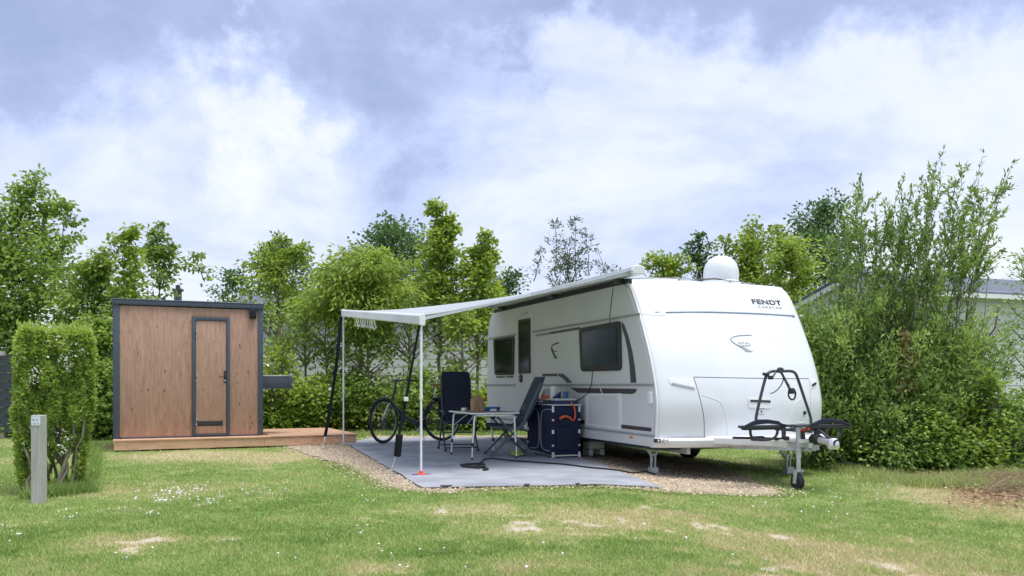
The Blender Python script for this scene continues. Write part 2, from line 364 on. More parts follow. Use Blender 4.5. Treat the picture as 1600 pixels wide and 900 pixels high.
c = mixc(t, att(t, 'dry'), g1, g2); c = mixc(t, att(t, 'bare'), c, g3); c = mixc(t, att(t, 'soil'), c, g4)
t.links.new(c, b.inputs['Base Color'])
bp = t.nodes.new('ShaderNodeBump'); bp.inputs['Strength'].default_value = .8; bp.inputs['Distance'].default_value = .02; t.links.new(nz(t, 70, tcg.outputs['Object'], 8), bp.inputs['Height']); t.links.new(bp.outputs[0], b.inputs['Normal'])
ground = npmesh('ground', np.stack([GX, GY, gzv], -1).reshape(-1, 3), Fg, gm, None, {'bare': ('POINT', ba.ravel()), 'dry': ('POINT', dr.ravel()), 'soil': ('POINT', sl.ravel())}, smooth=True)
ground['kind'] = 'structure'

# gravel pitch: ragged sheet and loose stones
gravm = mat('gravel', (.30, .24, .165), .95, .3, 40, bump=1.0, bscale=90, col2=(.52, .43, .32))
def ragged(poly, step=.12, amp=.07, seed=1):
    o = []
    for i in range(len(poly)):
        a, b_ = poly[i], poly[(i + 1) % len(poly)]; n = max(1, int((b_ - a).length / step))
        for k in range(n):
            p = a.lerp(b_, k / n); o.append(Vector((p.x + (float(vnoise(p.x, p.y, .13, seed)) - .5) * 2 * amp, p.y + (float(vnoise(p.y, p.x, .13, seed + 5)) - .5) * 2 * amp, 0)))
    return o
GR = ragged(GRAVEL)
gx, gy = np.meshgrid(np.arange(-6, 4.2, .07), np.arange(8.6, 20, .07)); ok = inpoly(gx, gy, GR)
ii = np.arange(gx.size).reshape(gx.shape); q = ok[:-1, :-1] & ok[1:, 1:] & ok[1:, :-1] & ok[:-1, 1:]
Fq = np.stack([ii[:-1, :-1], ii[:-1, 1:], ii[1:, 1:], ii[1:, :-1]], -1)[q]
gzs = gz(gx, gy) + .016 + (fbm(gx, gy, .3, 8) - .5) * .012
used, inv = np.unique(Fq, return_inverse=True)
gs = npmesh('gravel_bed', np.stack([gx, gy, gzs], -1).reshape(-1, 3)[used], inv.reshape(-1, 4), gravm, smooth=True); gs['kind'] = 'structure'
nst = 60000; sx = rng.uniform(-5.2, 3.8, nst); sy = rng.uniform(8.9, 19, nst) ** 1.0
keep = inpoly(sx + rng.normal(0, .09, nst) * (1 + .6 * (vnoise(sx, sy, .35, 71) > .6)), sy + rng.normal(0, .11, nst), GRAVEL) & ~inpoly(sx, sy, MATP) & ~inpoly(sx, sy, DECKP); sx = sx[keep]; sy = sy[keep]; nst = len(sx)
sr = rng.uniform(.008, .02, nst); base = np.array([[1, 0, 0], [-.5, .87, 0], [-.5, -.87, 0], [0, 0, .8], [0, 0, -.5]])
ang = rng.uniform(0, 6.28, nst); ca, sa = np.cos(ang), np.sin(ang)
R = np.zeros((nst, 3, 3)); R[:, 0, 0] = ca; R[:, 0, 1] = -sa; R[:, 1, 0] = sa; R[:, 1, 1] = ca; R[:, 2, 2] = 1
V = np.einsum('nij,kj->nki', R, base) * sr[:, None, None] * rng.uniform(.6, 1.4, (nst, 1, 3)) + np.stack([sx, sy, gz(sx, sy) + .024], -1)[:, None]
fb = np.array([[0, 1, 3], [1, 2, 3], [2, 0, 3]]); Fs = (fb[None] + (np.arange(nst) * 5)[:, None, None]).reshape(-1, 3)
stm = leafmat('pebble', (.22, .165, .11), (.62, .52, .39), .0, .9)
npmesh('gravel_stones', V.reshape(-1, 3), Fs, stm, None, {'tint': ('FACE', np.repeat(rng.uniform(0, 1, nst), 3))}, kind='stuff')

# grass blades
gr = bpy.data.materials.new('grass_blade'); gr.use_nodes = True; t = gr.node_tree; b = t.nodes['Principled BSDF']
r = ramp(t, [(0, (.17, .27, .065)), (.35, (.30, .425, .115)), (.6, (.45, .52, .19)), (.8, (.53, .50, .24)), (1, (.66, .57, .36))], att(t, 'tint')); t.links.new(r.outputs[0], b.inputs['Base Color']); b.inputs['Roughness'].default_value = .7; b.inputs['Specular IOR Level'].default_value = .2
tr = t.nodes.new('ShaderNodeBsdfTranslucent'); t.links.new(r.outputs[0], tr.inputs[0]); mx = t.nodes.new('ShaderNodeMixShader'); mx.inputs[0].default_value = .3
t.links.new(b.outputs[0], mx.inputs[1]); t.links.new(tr.outputs[0], mx.inputs[2]); t.links.new(mx.outputs[0], t.nodes['Material Output'].inputs['Surface'])
def blades(name, n, y0, y1, pw, hh, ww):
    u = rng.uniform(0, 1, n); y = (y0 ** (1 - pw) + u * (y1 ** (1 - pw) - y0 ** (1 - pw))) ** (1 / (1 - pw))
    x = rng.uniform(-.66, .66, n) * (y + .8)
    b_, d, s = gmasks(x, y); p = (1 - b_ * .93) * (1 - s * .9) * (1 - .25 * d)
    k = (rng.uniform(0, 1, n) < p) & ~(inpoly(x, y, GR) & (rng.uniform(0, 1, n) < .965)) & ~inpoly(x, y, MATP) & ~inpoly(x, y, DECKP)
    x, y, d, b_ = x[k], y[k], d[k], b_[k]; n = len(x)
    lush = fbm(x, y, .5, 31); big = fbm(x, y, 2.2, 77, 3); z = gz(x, y)
    h = hh * rng.uniform(.5, 1.3, n) * (.65 + .7 * lush); a = rng.uniform(0, 6.28, n); w = ww * rng.uniform(.7, 1.3, n) * (.7 + y / 18)
    lean = rng.normal(0, .55, (n, 2)) * h[:, None]
    V = np.empty((n, 3, 3)); dx, dy = np.cos(a) * w, np.sin(a) * w
    V[:, 0] = np.stack([x - dx, y - dy, z], -1); V[:, 1] = np.stack([x + dx, y + dy, z], -1); V[:, 2] = np.stack([x + lean[:, 0], y + lean[:, 1], z + h], -1)
    tint = np.clip(.18 + .36 * rng.uniform(0, 1, n) + .55 * (big - .5) + .55 * (lush - .5) + .62 * d * rng.uniform(.4, 1.2, n) + .3 * b_ + (rng.uniform(0, 1, n) < .035) * .5, 0, 1)
    return npmesh(name, V.reshape(-1, 3), np.arange(n * 3).reshape(n, 3), gr, None, {'tint': ('FACE', tint)}, kind='stuff')
tag(blades('lawn_grass', 640000, 5.0, 24.0, 1.75, .024, .0042), 'short mown green lawn with straw coloured dry patches', 'grass')
# longer tufts along edges (post, hedge, bushes, gravel rim)
def tufts(name, pts, n, spread, h, w, tintb=.25):
    P = np.array([[p[0], p[1]] for p in pts]); k = rng.integers(0, len(P), n); x = P[k, 0] + rng.normal(0, spread, n); y = P[k, 1] + rng.normal(0, spread, n)
    kk = ~inpoly(x, y, MATP) & ~inpoly(x, y, DECKP); x, y = x[kk], y[kk]; n = len(x); z = gz(x, y)
    hh = h * rng.uniform(.4, 1.3, n); a = rng.uniform(0, 6.28, n); ww = w * rng.uniform(.7, 1.3, n); lean = rng.normal(0, .45, (n, 2)) * hh[:, None]
    V = np.empty((n, 3, 3)); dx, dy = np.cos(a) * ww, np.sin(a) * ww
    V[:, 0] = np.stack([x - dx, y - dy, z], -1); V[:, 1] = np.stack([x + dx, y + dy, z], -1); V[:, 2] = np.stack([x + lean[:, 0], y + lean[:, 1], z + hh], -1)
    return npmesh(name, V.reshape(-1, 3), np.arange(n * 3).reshape(n, 3), gr, None, {'tint': ('FACE', np.clip(tintb + rng.normal(0, .16, n), 0, 1))}, kind='stuff')
def linep(a, b_, n): return [Vector(a).lerp(Vector(b_), i / (n - 1)) for i in range(n)]
tag(tufts('grass_tufts', linep(gnd(50, 780), gnd(135, 770), 12) + linep(gnd(135, 770), gnd(150, 700), 12), 4500, .06, .13, .005), 'long grass growing round the foot of the clipped hedge and post', 'grass')
tag(tufts('gravel_edge_grass', [p for p in GR if p.y < 12.5], 7000, .07, .05, .004, .45), 'thin grass creeping over the rim of the gravel', 'grass')
tag(tufts('rough_grass', linep(gnd(1290, 715), gnd(1420, 742), 14) + linep(gnd(1420, 742), gnd(1600, 750), 18) + linep(gnd(1480, 735), gnd(1640, 730), 12), 8000, .16, .13, .006, .58), 'rough long grass along the foot of the willow thicket', 'grass')
tag(tufts('back_strip_grass', linep((-3.5, 19.2, 0), (1.0, 20.3, 0), 20) + linep((-5.5, 17.7, 0), (-3.0, 20, 0), 10) + linep((-3.5, 20.5, 0), (1, 21.3, 0), 20), 9000, .35, .09, .010, .35), 'strip of grass between the mat and the shrubs', 'grass')
# daisies
dp = []
for px, py, rx, ry, n in ((270, 775, 30, 10, 60), (300, 768, 25, 7, 40), (250, 785, 14, 6, 22), (330, 787, 20, 7, 24), (212, 772, 8, 14, 12), (380, 770, 60, 14, 26), (420, 772, 30, 8, 14), (235, 805, 14, 4, 12), (200, 800, 40, 10, 8), (105, 810, 14, 10, 10), (15, 845, 30, 14, 18), (560, 783, 30, 10, 10), (560, 832, 12, 6, 8), (1000, 740, 250, 50, 14), (1180, 770, 90, 25, 22), (1390, 745, 80, 12, 26), (1350, 760, 80, 12, 16), (700, 850, 500, 40, 24), (40, 720, 40, 30, 20), (1250, 780, 120, 25, 14), (480, 880, 380, 25, 14), (270, 720, 100, 10, 6)):
    for k in range(int(n * .6)):
        p = gnd(px + random.gauss(0, rx * .6), max(640, min(py + random.gauss(0, ry * .6), 895)))
        if not inpoly(np.array([p.x]), np.array([p.y]), GR)[0] and not inpoly(np.array([p.x]), np.array([p.y]), DECKP)[0]: dp.append(p)
D = MB()
for p in dp:
    z = float(gz(p.x, p.y)) + random.uniform(.03, .05); r_ = random.uniform(.007, .012); q = Matrix.Rotation(random.uniform(-.6, .6), 3, 'X') @ Matrix.Rotation(random.uniform(-.6, .6), 3, 'Y')
    D.lathe([(0, .004), (r_ * .5, .005), (r_, 0)], (p.x, p.y, z), 7, q); D.bar((p.x, p.y, z - .045), (p.x, p.y, z), .002)
o = D.build('daisies', mat('daisy_white', (.80, .80, .76), .7)); tag(o, 'small white daisies scattered over the lawn', 'daisies', kind='stuff')
# fallen twigs / clover leaves texture at near lawn: a few broad weeds
k = 2600; wx = rng.uniform(-5, 5, k); wy = rng.uniform(5.2, 12, k); mk_ = (fbm(wx, wy, .8, 41) > .55) & ~inpoly(wx, wy, GR); wx = wx[mk_]; wy = wy[mk_]; k = len(wx)
aa = rng.uniform(0, 6.28, k); tag(leaves('lawn_weeds', np.stack([wx, wy, gz(wx, wy) + .02], -1), np.stack([np.cos(aa), np.sin(aa), rng.uniform(.1, .5, k)], -1), .035, .018, L_mid, kind='stuff', up=2), 'small broad leaved weeds in the short lawn', 'weeds')

# ---------------------------------------------------------------- OUTDOOR MAT
mm = mat('woven_mat', (.25, .265, .30), .9, .10, 2.0, bump=.5, bscale=160, col2=(.37, .385, .43))
def in_mat(): pass
mxs, mys = np.meshgrid(np.arange(-3.6, 2.2, .06), np.arange(9.3, 18.6, .06))
MR = ragged(MATP, .25, .018, 4); okm = inpoly(mxs, mys, MR)
for p_i in range(len(MR)):
    pass
# fan the mat from a triangulated outline so its edge is clean, with small wrinkles
bmm = bmesh.new(); vs = [bmm.verts.new((p.x, p.y, 0)) for p in MR]; f = bmm.faces.new(vs)
bmesh.ops.triangulate(bmm, faces=[f]); bmesh.ops.subdivide_edges(bmm, edges=bmm.edges[:], cuts=3, use_grid_fill=False)
bmesh.ops.triangulate(bmm, faces=bmm.faces[:])
for _ in range(3):
    le = [e for e in bmm.edges if e.calc_length() > .22]
    if le: bmesh.ops.subdivide_edges(bmm, edges=le, cuts=1); bmesh.ops.triangulate(bmm, faces=bmm.faces[:])
for v in bmm.verts: v.co.z = float(gz(v.co.x, v.co.y)) + .034 + .014 * (float(fbm(v.co.x * .6 + v.co.y * .3, v.co.y, .5, 14)) - .5)
me = bpy.data.meshes.new('ground_mat'); bmm.to_mesh(me); bmm.free(); me.materials.append(mm); mo = bpy.data.objects.new('ground_mat', me); COL.objects.link(mo)
md = mo.modifiers.new('solid', 'SOLIDIFY'); md.thickness = .008; md.offset = 1
nt = mm.node_tree; bb = nt.nodes['Principled BSDF']; tcm = nt.nodes.new('ShaderNodeTexCoord')
wv = nt.nodes.new('ShaderNodeTexNoise'); wv.inputs['Scale'].default_value = 3.0; wv.inputs['Detail'].default_value = 3; wv.inputs['Distortion'].default_value = 1.2; mpp = nt.nodes.new('ShaderNodeMapping'); mpp.inputs['Rotation'].default_value = (0, 0, TH); mpp.inputs['Scale'].default_value = (.35, 2.4, 1)
nt.links.new(tcm.outputs['Object'], mpp.inputs[0]); nt.links.new(mpp.outputs[0], wv.inputs['Vector'])
b3 = nt.nodes.new('ShaderNodeBump'); b3.inputs['Strength'].default_value = .5; b3.inputs['Distance'].default_value = .10; nt.links.new(wv.outputs['Fac'], b3.inputs['Height'])
old = bb.inputs['Normal'].links[0].from_node; nt.links.new(b3.outputs[0], old.inputs['Normal'])
tag(mo, 'grey woven camping mat spread over gravel beside caravan', 'mat')
def zm(x, y): return float(gz(x, y)) + .042
# frayed dark weed membrane showing along the mat's front edge
for a, b_ in ((.07, .12), (.415, .44), (.63, .65)):
    p0 = MATP[1].lerp(MATP[2], a); p1 = MATP[1].lerp(MATP[2], b_); mid = (p0 + p1) / 2 + Vector((0, -.03, 0))
    z = float(gz(mid.x, mid.y)); MB().prism([(p0.x, p0.y + .02, z + .045), (mid.x, mid.y - .01, z + .030), (p1.x, p1.y + .02, z + .045)], (0, 0, .009)).build('mat_edge_fold', rubber, mo)

# ---------------------------------------------------------------- DECK
DH = .21
deck = thing('wooden_deck', 'low reddish timber deck under the wood clad cabin, running right to the mat', 'deck', DECK0, TD)
fb_ = MB().b2((0, -.0, .03), (2.5, .035, DH - .026), .004); fb_.build('fascia_board', deckwood, deck)
MB().b2((2.503, -.0, .03), (4.2, .035, DH - .030), .004).build('fascia_board', deckwood, deck)
MB().b2((-.0, .036, .03), (.035, 2.5, DH - .03), .004).build('fascia_board', deckwood, deck)
MB().b2((4.165, .036, .03), (4.2, 2.5, DH - .03), .004).build('fascia_board', deckwood, deck)
MB().b2((-.015, -.02, DH - .024), (2.62, .21, DH + .002), .004).build('deck_board', deckwood, deck)   # the long board in front of the cabin
MB().b2((0.04, .216, DH - .04), (2.6, 2.48, DH - .012)).build('underfloor', decktop, deck)
k = 0; x = 2.625; bd = None
while x < 4.19:
    if bd is None: bd = MB().b2((0, -.02, 0), (.118, 2.5, .026), .004).build('deck_board', decktop, deck); c_ = bd
    else: c_ = bd.copy(); COL.objects.link(c_); c_.parent = deck
    c_.location = (x, 0, DH - .024 + random.uniform(-.001, .001)); x += .124
for i, xx in enumerate((.25, 1.4, 2.75, 3.95)):
    o = MB().b2((xx - .16, .04, -.04), (xx + .16, .36, .028), .005).build('paving_slab', mat('concrete', (.34, .33, .30), .9, .15, 20, bump=.4), deck)
for yy in (.35, 1.3, 2.2): MB().b2((.05, yy, .029), (4.15, yy + .06, DH - .045)).build('joist', bark, deck)

# ---------------------------------------------------------------- SHED (sanitary cabin)
sp = ud(.0, .20, DECK0, TD); shed = thing('sanitary_cabin', 'flat roofed wood clad cabin with dark slate frame and a single door', 'cabin', (sp.x, sp.y, DH), TD)
SW, SDp, SHt = 2.49, 2.28, 2.42
def P(name, lo, hi, m, par, bev=.004): return MB().b2(lo, hi, bev).build(name, m, par, smooth=30)
P('panel_front', (.088, .02, .03), (1.265, .05, SHt - .1), cladding, shed, .001); P('panel_front', (1.915, .02, .03), (SW - .08, .05, SHt - .1), cladding, shed, .001); P('panel_over_door', (1.266, .021, 2.16), (1.914, .05, SHt - .1), cladding, shed, .001)
P('panel_side', (.0, .1, .03), (.03, SDp - .1, SHt - .1), cladding, shed, .001); P('panel_side', (SW - .03, .1, .03), (SW, SDp - .1, SHt - .1), cladding, shed, .001); P('panel_back', (.1, SDp - .03, .03), (SW - .1, SDp, SHt - .1), cladding, shed, .001)
for x0, x1, y0, y1 in ((-.012, .085, -.0, .11), (SW - .078, SW + .012, -.0, .11), (-.012, .1, SDp - .11, SDp + .01), (SW - .1, SW + .012, SDp - .11, SDp + .01)): P('corner_post', (x0, y0, 0), (x1, y1, SHt - .085), slate, shed)
P('base_rail', (.12, .012, .0), (SW - .1, .06, .027), slate, shed, .002)
P('roof_fascia', (-.02, -.02, SHt - .085), (SW + .02, SDp + .02, SHt + .0), slate, shed, .006); P('roof_edge_trim', (-.03, -.03, SHt + .001), (SW + .03, SDp + .03, SHt + .02), roofslate, shed, .004)
dx0, dx1 = 1.268, 1.912
for lo, hi in (((dx0, -.012, .028), (dx0 + .055, .055, 2.155)), ((dx1 - .055, -.012, .028), (dx1, .055, 2.155)), ((dx0 + .056, -.012, 2.10), (dx1 - .056, .055, 2.155)), ((dx0 + .056, -.012, .028), (dx1 - .056, .055, .055))): P('door_frame', lo, hi, slate, shed)
door = P('door', (dx0 + .062, .004, .062), (dx1 - .062, .045, 2.094), cladding, shed, .003)
P('vent_slot', (dx0 + .085, -.004, .20), (dx1 - .12, .006, .29), blackpl, door)
for z in (.28, 1.06, 1.85):
    MB().tube([(dx0 + .058, -.018, z - .05), (dx0 + .058, -.018, z + .05)], .009).tube([(dx0 + .058, -.018, z + .054), (dx0 + .058, -.018, z + .066)], .010).build('hinge', slate, door)
    P('hinge_plate', (dx0 + .062, -.006, z - .06), (dx0 + .082, .003, z - .03), alu, door, .001); P('hinge_plate', (dx0 + .062, -.006, z + .03), (dx0 + .082, .003, z + .06), alu, door, .001)
hb = P('lock_plate', (dx1 - .105, -.006, .98), (dx1 - .065, .003, 1.20), blackpl, door)
MB().tube([(dx1 - .085, -.0, 1.09), (dx1 - .085, -.05, 1.09), (dx1 - .10, -.055, 1.09), (dx1 - .19, -.055, 1.085)], .010).build('handle', blackpl, door)
MB().lathe([(0, 0), (.014, 0), (.014, .012), (0, .012)], (dx1 - .085, -.004, 1.02), 12, Matrix.Rotation(PI / 2, 3, 'X')).build('keyhole', alu, door)
P('floodlight', (SW - .235, -.06, SHt - .27), (SW - .115, -.002, SHt - .115), blackpl, shed, .01); P('lamp_shade', (SW - .25, -.075, SHt - .13), (SW - .10, -.001, SHt - .10), blackpl, shed, .004)
o = shed.children[-2]; P('lens', (SW - .225, -.064, SHt - .255), (SW - .125, -.059, SHt - .15), darkglass, shed, .002)
# outdoor sink box on the right side
P('sink_cabinet', (SW + .013, .35, .87), (SW + .60, .95, 1.10), slate, shed, .006); P('sink_end_trim', (SW + .545, .342, .865), (SW + .607, .958, 1.101), slate, shed, .004)
P('sink_top', (SW + .013, .343, 1.101), (SW + .607, .957, 1.118), alu, shed, .003)
MB().tube([(SW + .1, .8, 1.118), (SW + .1, .8, 1.30), (SW + .12, .78, 1.34), (SW + .2, .7, 1.33), (SW + .22, .68, 1.29)], .011).build('tap', alu, shed, smooth=50)

# ---------------------------------------------------------------- CARAVAN
CO = Vector((1.93, 11.34, 0)); CW = 2.755; CL = 6.89
R3 = Matrix.Rotation(TH, 4, 'Z'); CM = Matrix.Translation(CO) @ R3; CMI = CM.inverted(); EYE = Vector((0, 0, HC)); EL = CMI @ EYE
def ray(px, py): return (CMI.to_3x3() @ Vector(((px - 800) / F, 1, (HORY - py) / F))).normalized()
def on_x(px, py, x=0.0): d = ray(px, py); t_ = (x - EL.x) / d.x; return EL + d * t_
def on_y(px, py, y): d = ray(px, py); t_ = (y - EL.y) / d.y; return EL + d * t_
van = thing('caravan', 'large white touring caravan with black tinted windows, satellite dome and drawbar', 'caravan', CO, TH)
prof = [(.10, .36), (.09, .42), (.075, .52), (.06, .64), (.045, .78), (.045, .92), (.065, 1.05), (.10, 1.2), (.15, 1.35), (.205, 1.5), (.27, 1.65), (.345, 1.8), (.42, 1.95), (.50, 2.1), (.58, 2.24), (.655, 2.36), (.73, 2.47), (.81, 2.56), (.91, 2.625), (1.05, 2.662), (1.25, 2.68), (2.0, 2.69), (3.4, 2.69), (5.0, 2.69), (6.1, 2.68), (6.45, 2.65), (6.62, 2.58), (6.73, 2.46), (6.80, 2.30), (6.85, 2.0), (6.88, 1.5), (6.89, 1.0), (6.87, .55), (6.85, .36)]
def catm(p, n=3):
    o = []
    for i in range(len(p) - 1):
        a = p[max(i - 1, 0)]; b_ = p[i]; c_ = p[i + 1]; d = p[min(i + 2, len(p) - 1)]
        for k in range(n):
            t_ = k / n; o.append(tuple(.5 * ((2 * b_[j]) + (-a[j] + c_[j]) * t_ + (2 * a[j] - 5 * b_[j] + 4 * c_[j] - d[j]) * t_ ** 2 + (-a[j] + 3 * b_[j] - 3 * c_[j] + d[j]) * t_ ** 3) for j in range(len(b_))))
    o.append(tuple(p[-1])); return o
pf = catm(prof, 3)
NX = 44; RC = .16
def shellpt(i, x, off=0.0):
    a = Vector(pf[max(i - 1, 0)]); b_ = Vector(pf[min(i + 1, len(pf) - 1)]); d = (b_ - a).normalized(); n = Vector((-d.y, d.x))   # outward (left of travel: front->up->roof->back)
    v, z = pf[i]; fr = max(0, -n.x)
    left = x; right = CW - x; c_ = 0
    rr = RC * (.55 if fr < .3 else 1)
    for s, r_ in ((left, .05), (right, rr)):
        if s < r_: c_ = max(c_, r_ - math.sqrt(max(0, r_ * r_ - (r_ - s) ** 2)))
    xn = 2 * x / CW - 1; bul = (.20 * (1 - abs(xn) ** 2.4)) * fr ** .7
    if n.x > .3: bul = -.06 * (1 - xn * xn)
    crown = .02 * (1 - xn * xn) * max(0, n.y) if z > 2.5 else 0
    return Vector((x, v + n.x * (off - c_) - (bul if fr > 0 else bul), z + n.y * (off - c_) + crown))
us = []
for k in range(NX + 1):
    t_ = k / NX; us.append(t_)
xsv = sorted(set([0, .004, .012, .025, .04, .05] + [.05 + (CW - RC - .05) * k / 30 for k in range(31)] + [CW - RC + RC * math.sin(a * PI / 20) for a in range(1, 11)]))
S = MB(); G = [[S.bm.verts.new(shellpt(i, x)) for x in xsv] for i in range(len(pf))]
for i in range(len(pf) - 1):
    for k in range(len(xsv) - 1): S.bm.faces.new((G[i][k], G[i][k + 1], G[i + 1][k + 1], G[i + 1][k]))
S.bm.faces.new([G[i][-1] for i in range(len(pf))])
S.bm.faces.new([G[0][k] for k in range(len(xsv))] + [G[-1][k] for k in range(len(xsv) - 1, -1, -1)])
S.bm.faces.new([G[i][0] for i in range(len(pf))][::-1])
shell = S.build('body_shell', white, van, smooth=35)
bv = BVHTree.FromPolygons([v.co[:] for v in shell.data.vertices], [list(p.vertices) for p in shell.data.polygons])
def hit(px, py):
    loc, nrm, i, d = bv.ray_cast(EL, ray(px, py))
    if loc is None: print('MISS', px, py); return on_y(px, py, -.05), Vector((0, -1, 0))
    return loc, nrm
def drop(x, z):   # front surface at local x, z
    loc, nrm, i, d = bv.ray_cast(Vector((min(max(x, .002), CW - .002), -5, max(z, .37))), Vector((0, 1, 0)))
    return loc, nrm
def front_poly_grid(name, poly_xz, m, off=.003, par=None, n=10):
    """thin sheet draped on the front from an outline in (x,z)"""
    bm = bmesh.new(); f = bm.faces.new([bm.verts.new((p[0], 0, p[1])) for p in poly_xz]); bmesh.ops.triangulate(bm, faces=[f])
    for _ in range(3):
        lg = [e for e in bm.edges if e.calc_length() > .07]
        if lg: bmesh.ops.subdivide_edges(bm, edges=lg, cuts=1); bmesh.ops.triangulate(bm, faces=bm.faces[:])
    for v in bm.verts:
        loc, nr = drop(v.co.x, v.co.z)
        if loc: v.co = loc + nr * off
    me = bpy.data.meshes.new(name); bm.to_mesh(me); bm.free(); me.materials.append(m); o = bpy.data.objects.new(name, me); COL.objects.link(o); o.parent = par or van
    md = o.modifiers.new('s', 'SOLIDIFY'); md.thickness = .003; md.offset = 0
    return o
def f2(px, py): l, n_ = hit(px, py); return (l.x, l.z)
def front_ribbon(name, pts, w, m, par=None, off=.002, seg=8, n=6):
    P_ = catm([f2(*p) for p in pts], n) if len(pts) > 2 else [tuple(lerp(a, b_, k / 14) for a, b_ in zip(f2(*pts[0]), f2(*pts[1]))) for k in range(15)]
    Q = []
    for x, z in P_:
        l, nr = drop(x, z)
        if l: Q.append(l + nr * off)
    rr = [w] * len(Q) if not isinstance(w, tuple) else [lerp(w[0], w[1], i / (len(Q) - 1)) for i in range(len(Q))]
    return MB().tube(Q, rr, seg).build(name, m, par or van, smooth=60)
# near side wall: panel slightly proud inside the rounded edge
sw = []
for i, (v, z) in enumerate(pf):
    a = Vector(pf[max(i - 1, 0)]); b_ = Vector(pf[min(i + 1, len(pf) - 1)]); d = (b_ - a).normalized(); n = Vector((-d.y, d.x)); p = Vector((v, z)) - n * .055
    if p.y > .40: sw.append((p.x, min(p.y, 2.615)))
side = MB().prism([(-.004, v, z) for v, z in sw], (-.010, 0, 0)).build('side_wall', sidewhite, van)
MB().tube([(-.006, v, z) for v, z in [(shellpt(i, .03, .0).y, pf[i][1]) for i in range(3, 58)]], .014, 8).build('edge_trim', whitepl, van, smooth=60)
def sv2(px, py): p = on_x(px, py, -.014); return (p.y, p.z)
def rpoly(p, r=.04, n=4):
    o = []; k = len(p)
    for i in range(k):
        a, b_, c_ = Vector(p[i - 1]), Vector(p[i]), Vector(p[(i + 1) % k]); d1 = (a - b_); d2 = (c_ - b_); q1 = b_ + d1.normalized() * min(r, d1.length * .45); q2 = b_ + d2.normalized() * min(r, d2.length * .45)
        for j in range(n + 1): t_ = j / n; o.append(tuple((1 - t_) ** 2 * q1 + 2 * t_ * (1 - t_) * b_ + t_ * t_ * q2))
    return o
def side_poly(name, pts, m, t=.006, base=-.014, r=0, par=None, world=True, bevel=0):
    q = [sv2(*p) for p in pts] if world else pts
    if r: q = rpoly(q, r)
    return MB().prism([(base, v, z) for v, z in q], (-t, 0, 0)).build(name, m, par or van, bevel=bevel)
# windows
w1 = side_poly('rear_window', ((772, 530), (804.5, 525), (803.5, 586), (774, 586)), blackpl, .022, r=.07, bevel=.006); side_poly('pane', ((775, 533), (801.5, 529), (800.5, 582), (777, 582.5)), darkglass, .004, -.037, .05, w1)
w2 = side_poly('side_window', ((906, 513), (971, 501), (972.5, 579), (909, 580.5)), blackpl, .026, r=.09, bevel=.008); side_poly('pane', ((912, 520), (966, 510), (967, 570), (914, 572)), mat('blue_tinted_acrylic', (.012, .026, .038), .12, .3, 3, spec=.16), .004, -.041, .06, w2)
# entrance door with tall window
dr_ = side_poly('entrance_door', ((808, 492), (834, 488.5), (835, 664), (809, 661)), sidewhite, .008, r=.05, bevel=.004)
side_poly('door_window', ((811, 500), (829.5, 497), (830, 583), (811.5, 584)), blackpl, .012, -.023, .02, dr_); side_poly('door_pane', ((813, 503), (828, 500.5), (828.3, 580), (813.3, 581)), darkglass, .003, -.036, .02, dr_)
c0 = on_x(814.5, 591, -.022); MB().lathe([(0, 0), (.075, 0), (.08, .014), (.06, .03), (0, .03)], c0, 20, Matrix.Rotation(-PI / 2, 3, 'Y')).build('door_handle', blackpl, dr_, smooth=40)
MB().box(c0 + Vector((-.028, 0, 0)), (.014, .05, .02)).build('lock', alu, dr_)
side_poly('door_step_lamp', ((815, 488.5), (824, 487), (824, 490), (815, 491.5)), cream, .03, r=.01)
# rails, stripes and decals
side_poly('upper_rail', ((764, 528.5), (806, 521.5), (806, 524), (764, 531)), trimgrey, .014); side_poly('upper_rail', ((833, 517), (1000.5, 489), (1000.5, 492), (833, 520)), trimgrey, .014)
side_poly('belt_rail', ((761, 600.5), (806, 600.5), (806, 602.8), (761, 602.8)), trimgrey, .016); side_poly('belt_rail', ((836, 600.2), (1021, 599.5), (1021, 603), (836, 602.9)), trimgrey, .016)
side_poly('window_stripe', ((836, 522.8), (860, 518.7), (860, 522.5), (838, 526)), trimgrey, .003); side_poly('window_stripe', ((860.3, 518.5), (906, 510.8), (906, 515), (860.3, 522.3)), charcoal, .003)
side_poly('window_underline', ((775, 588), (789, 587.8), (789, 590.2), (776, 590.4)), charcoal, .003); side_poly('window_underline', ((791, 587.7), (802, 587.5), (802, 590), (791, 590.2)), charcoal, .003)
side_poly('curved_decal', ((971.5, 502), (976, 508), (982, 525), (988, 548), (992, 572), (994.5, 598), (985.5, 598), (984, 574), (981, 548), (977, 528), (972.5, 514)), charcoal, .003)
side_poly('bent_decal', ((847, 584), (871, 583.6), (871, 588), (848, 588)), charcoal, .003); side_poly('bent_decal', ((872.5, 583.6), (880, 584), (886, 589), (894.5, 598), (886, 598), (880, 591.5), (875, 588.5), (872.5, 588)), charcoal, .003)
side_poly('wedge_decal', ((891, 606), (937, 606.6), (940, 614.5), (903, 613.8)), charcoal, .003); side_poly('wedge_decal', ((939, 606.6), (995.5, 607.5), (993, 613.5), (988, 615.6), (942, 614.6)), charcoal, .003)
side_poly('letter_emblem', ((861.5, 539.5), (867, 536), (874, 534.5), (873, 537), (867, 538.5), (863, 541.5)), charcoal, .003); side_poly('letter_emblem', ((861, 541), (863, 543), (866, 551), (871.5, 560.5), (867, 560.5), (863.5, 553), (861, 546)), charcoal, .003); side_poly('letter_emblem', ((864.5, 548.5), (870.5, 547.8), (870.5, 549), (865, 549.8)), charcoal, .003)
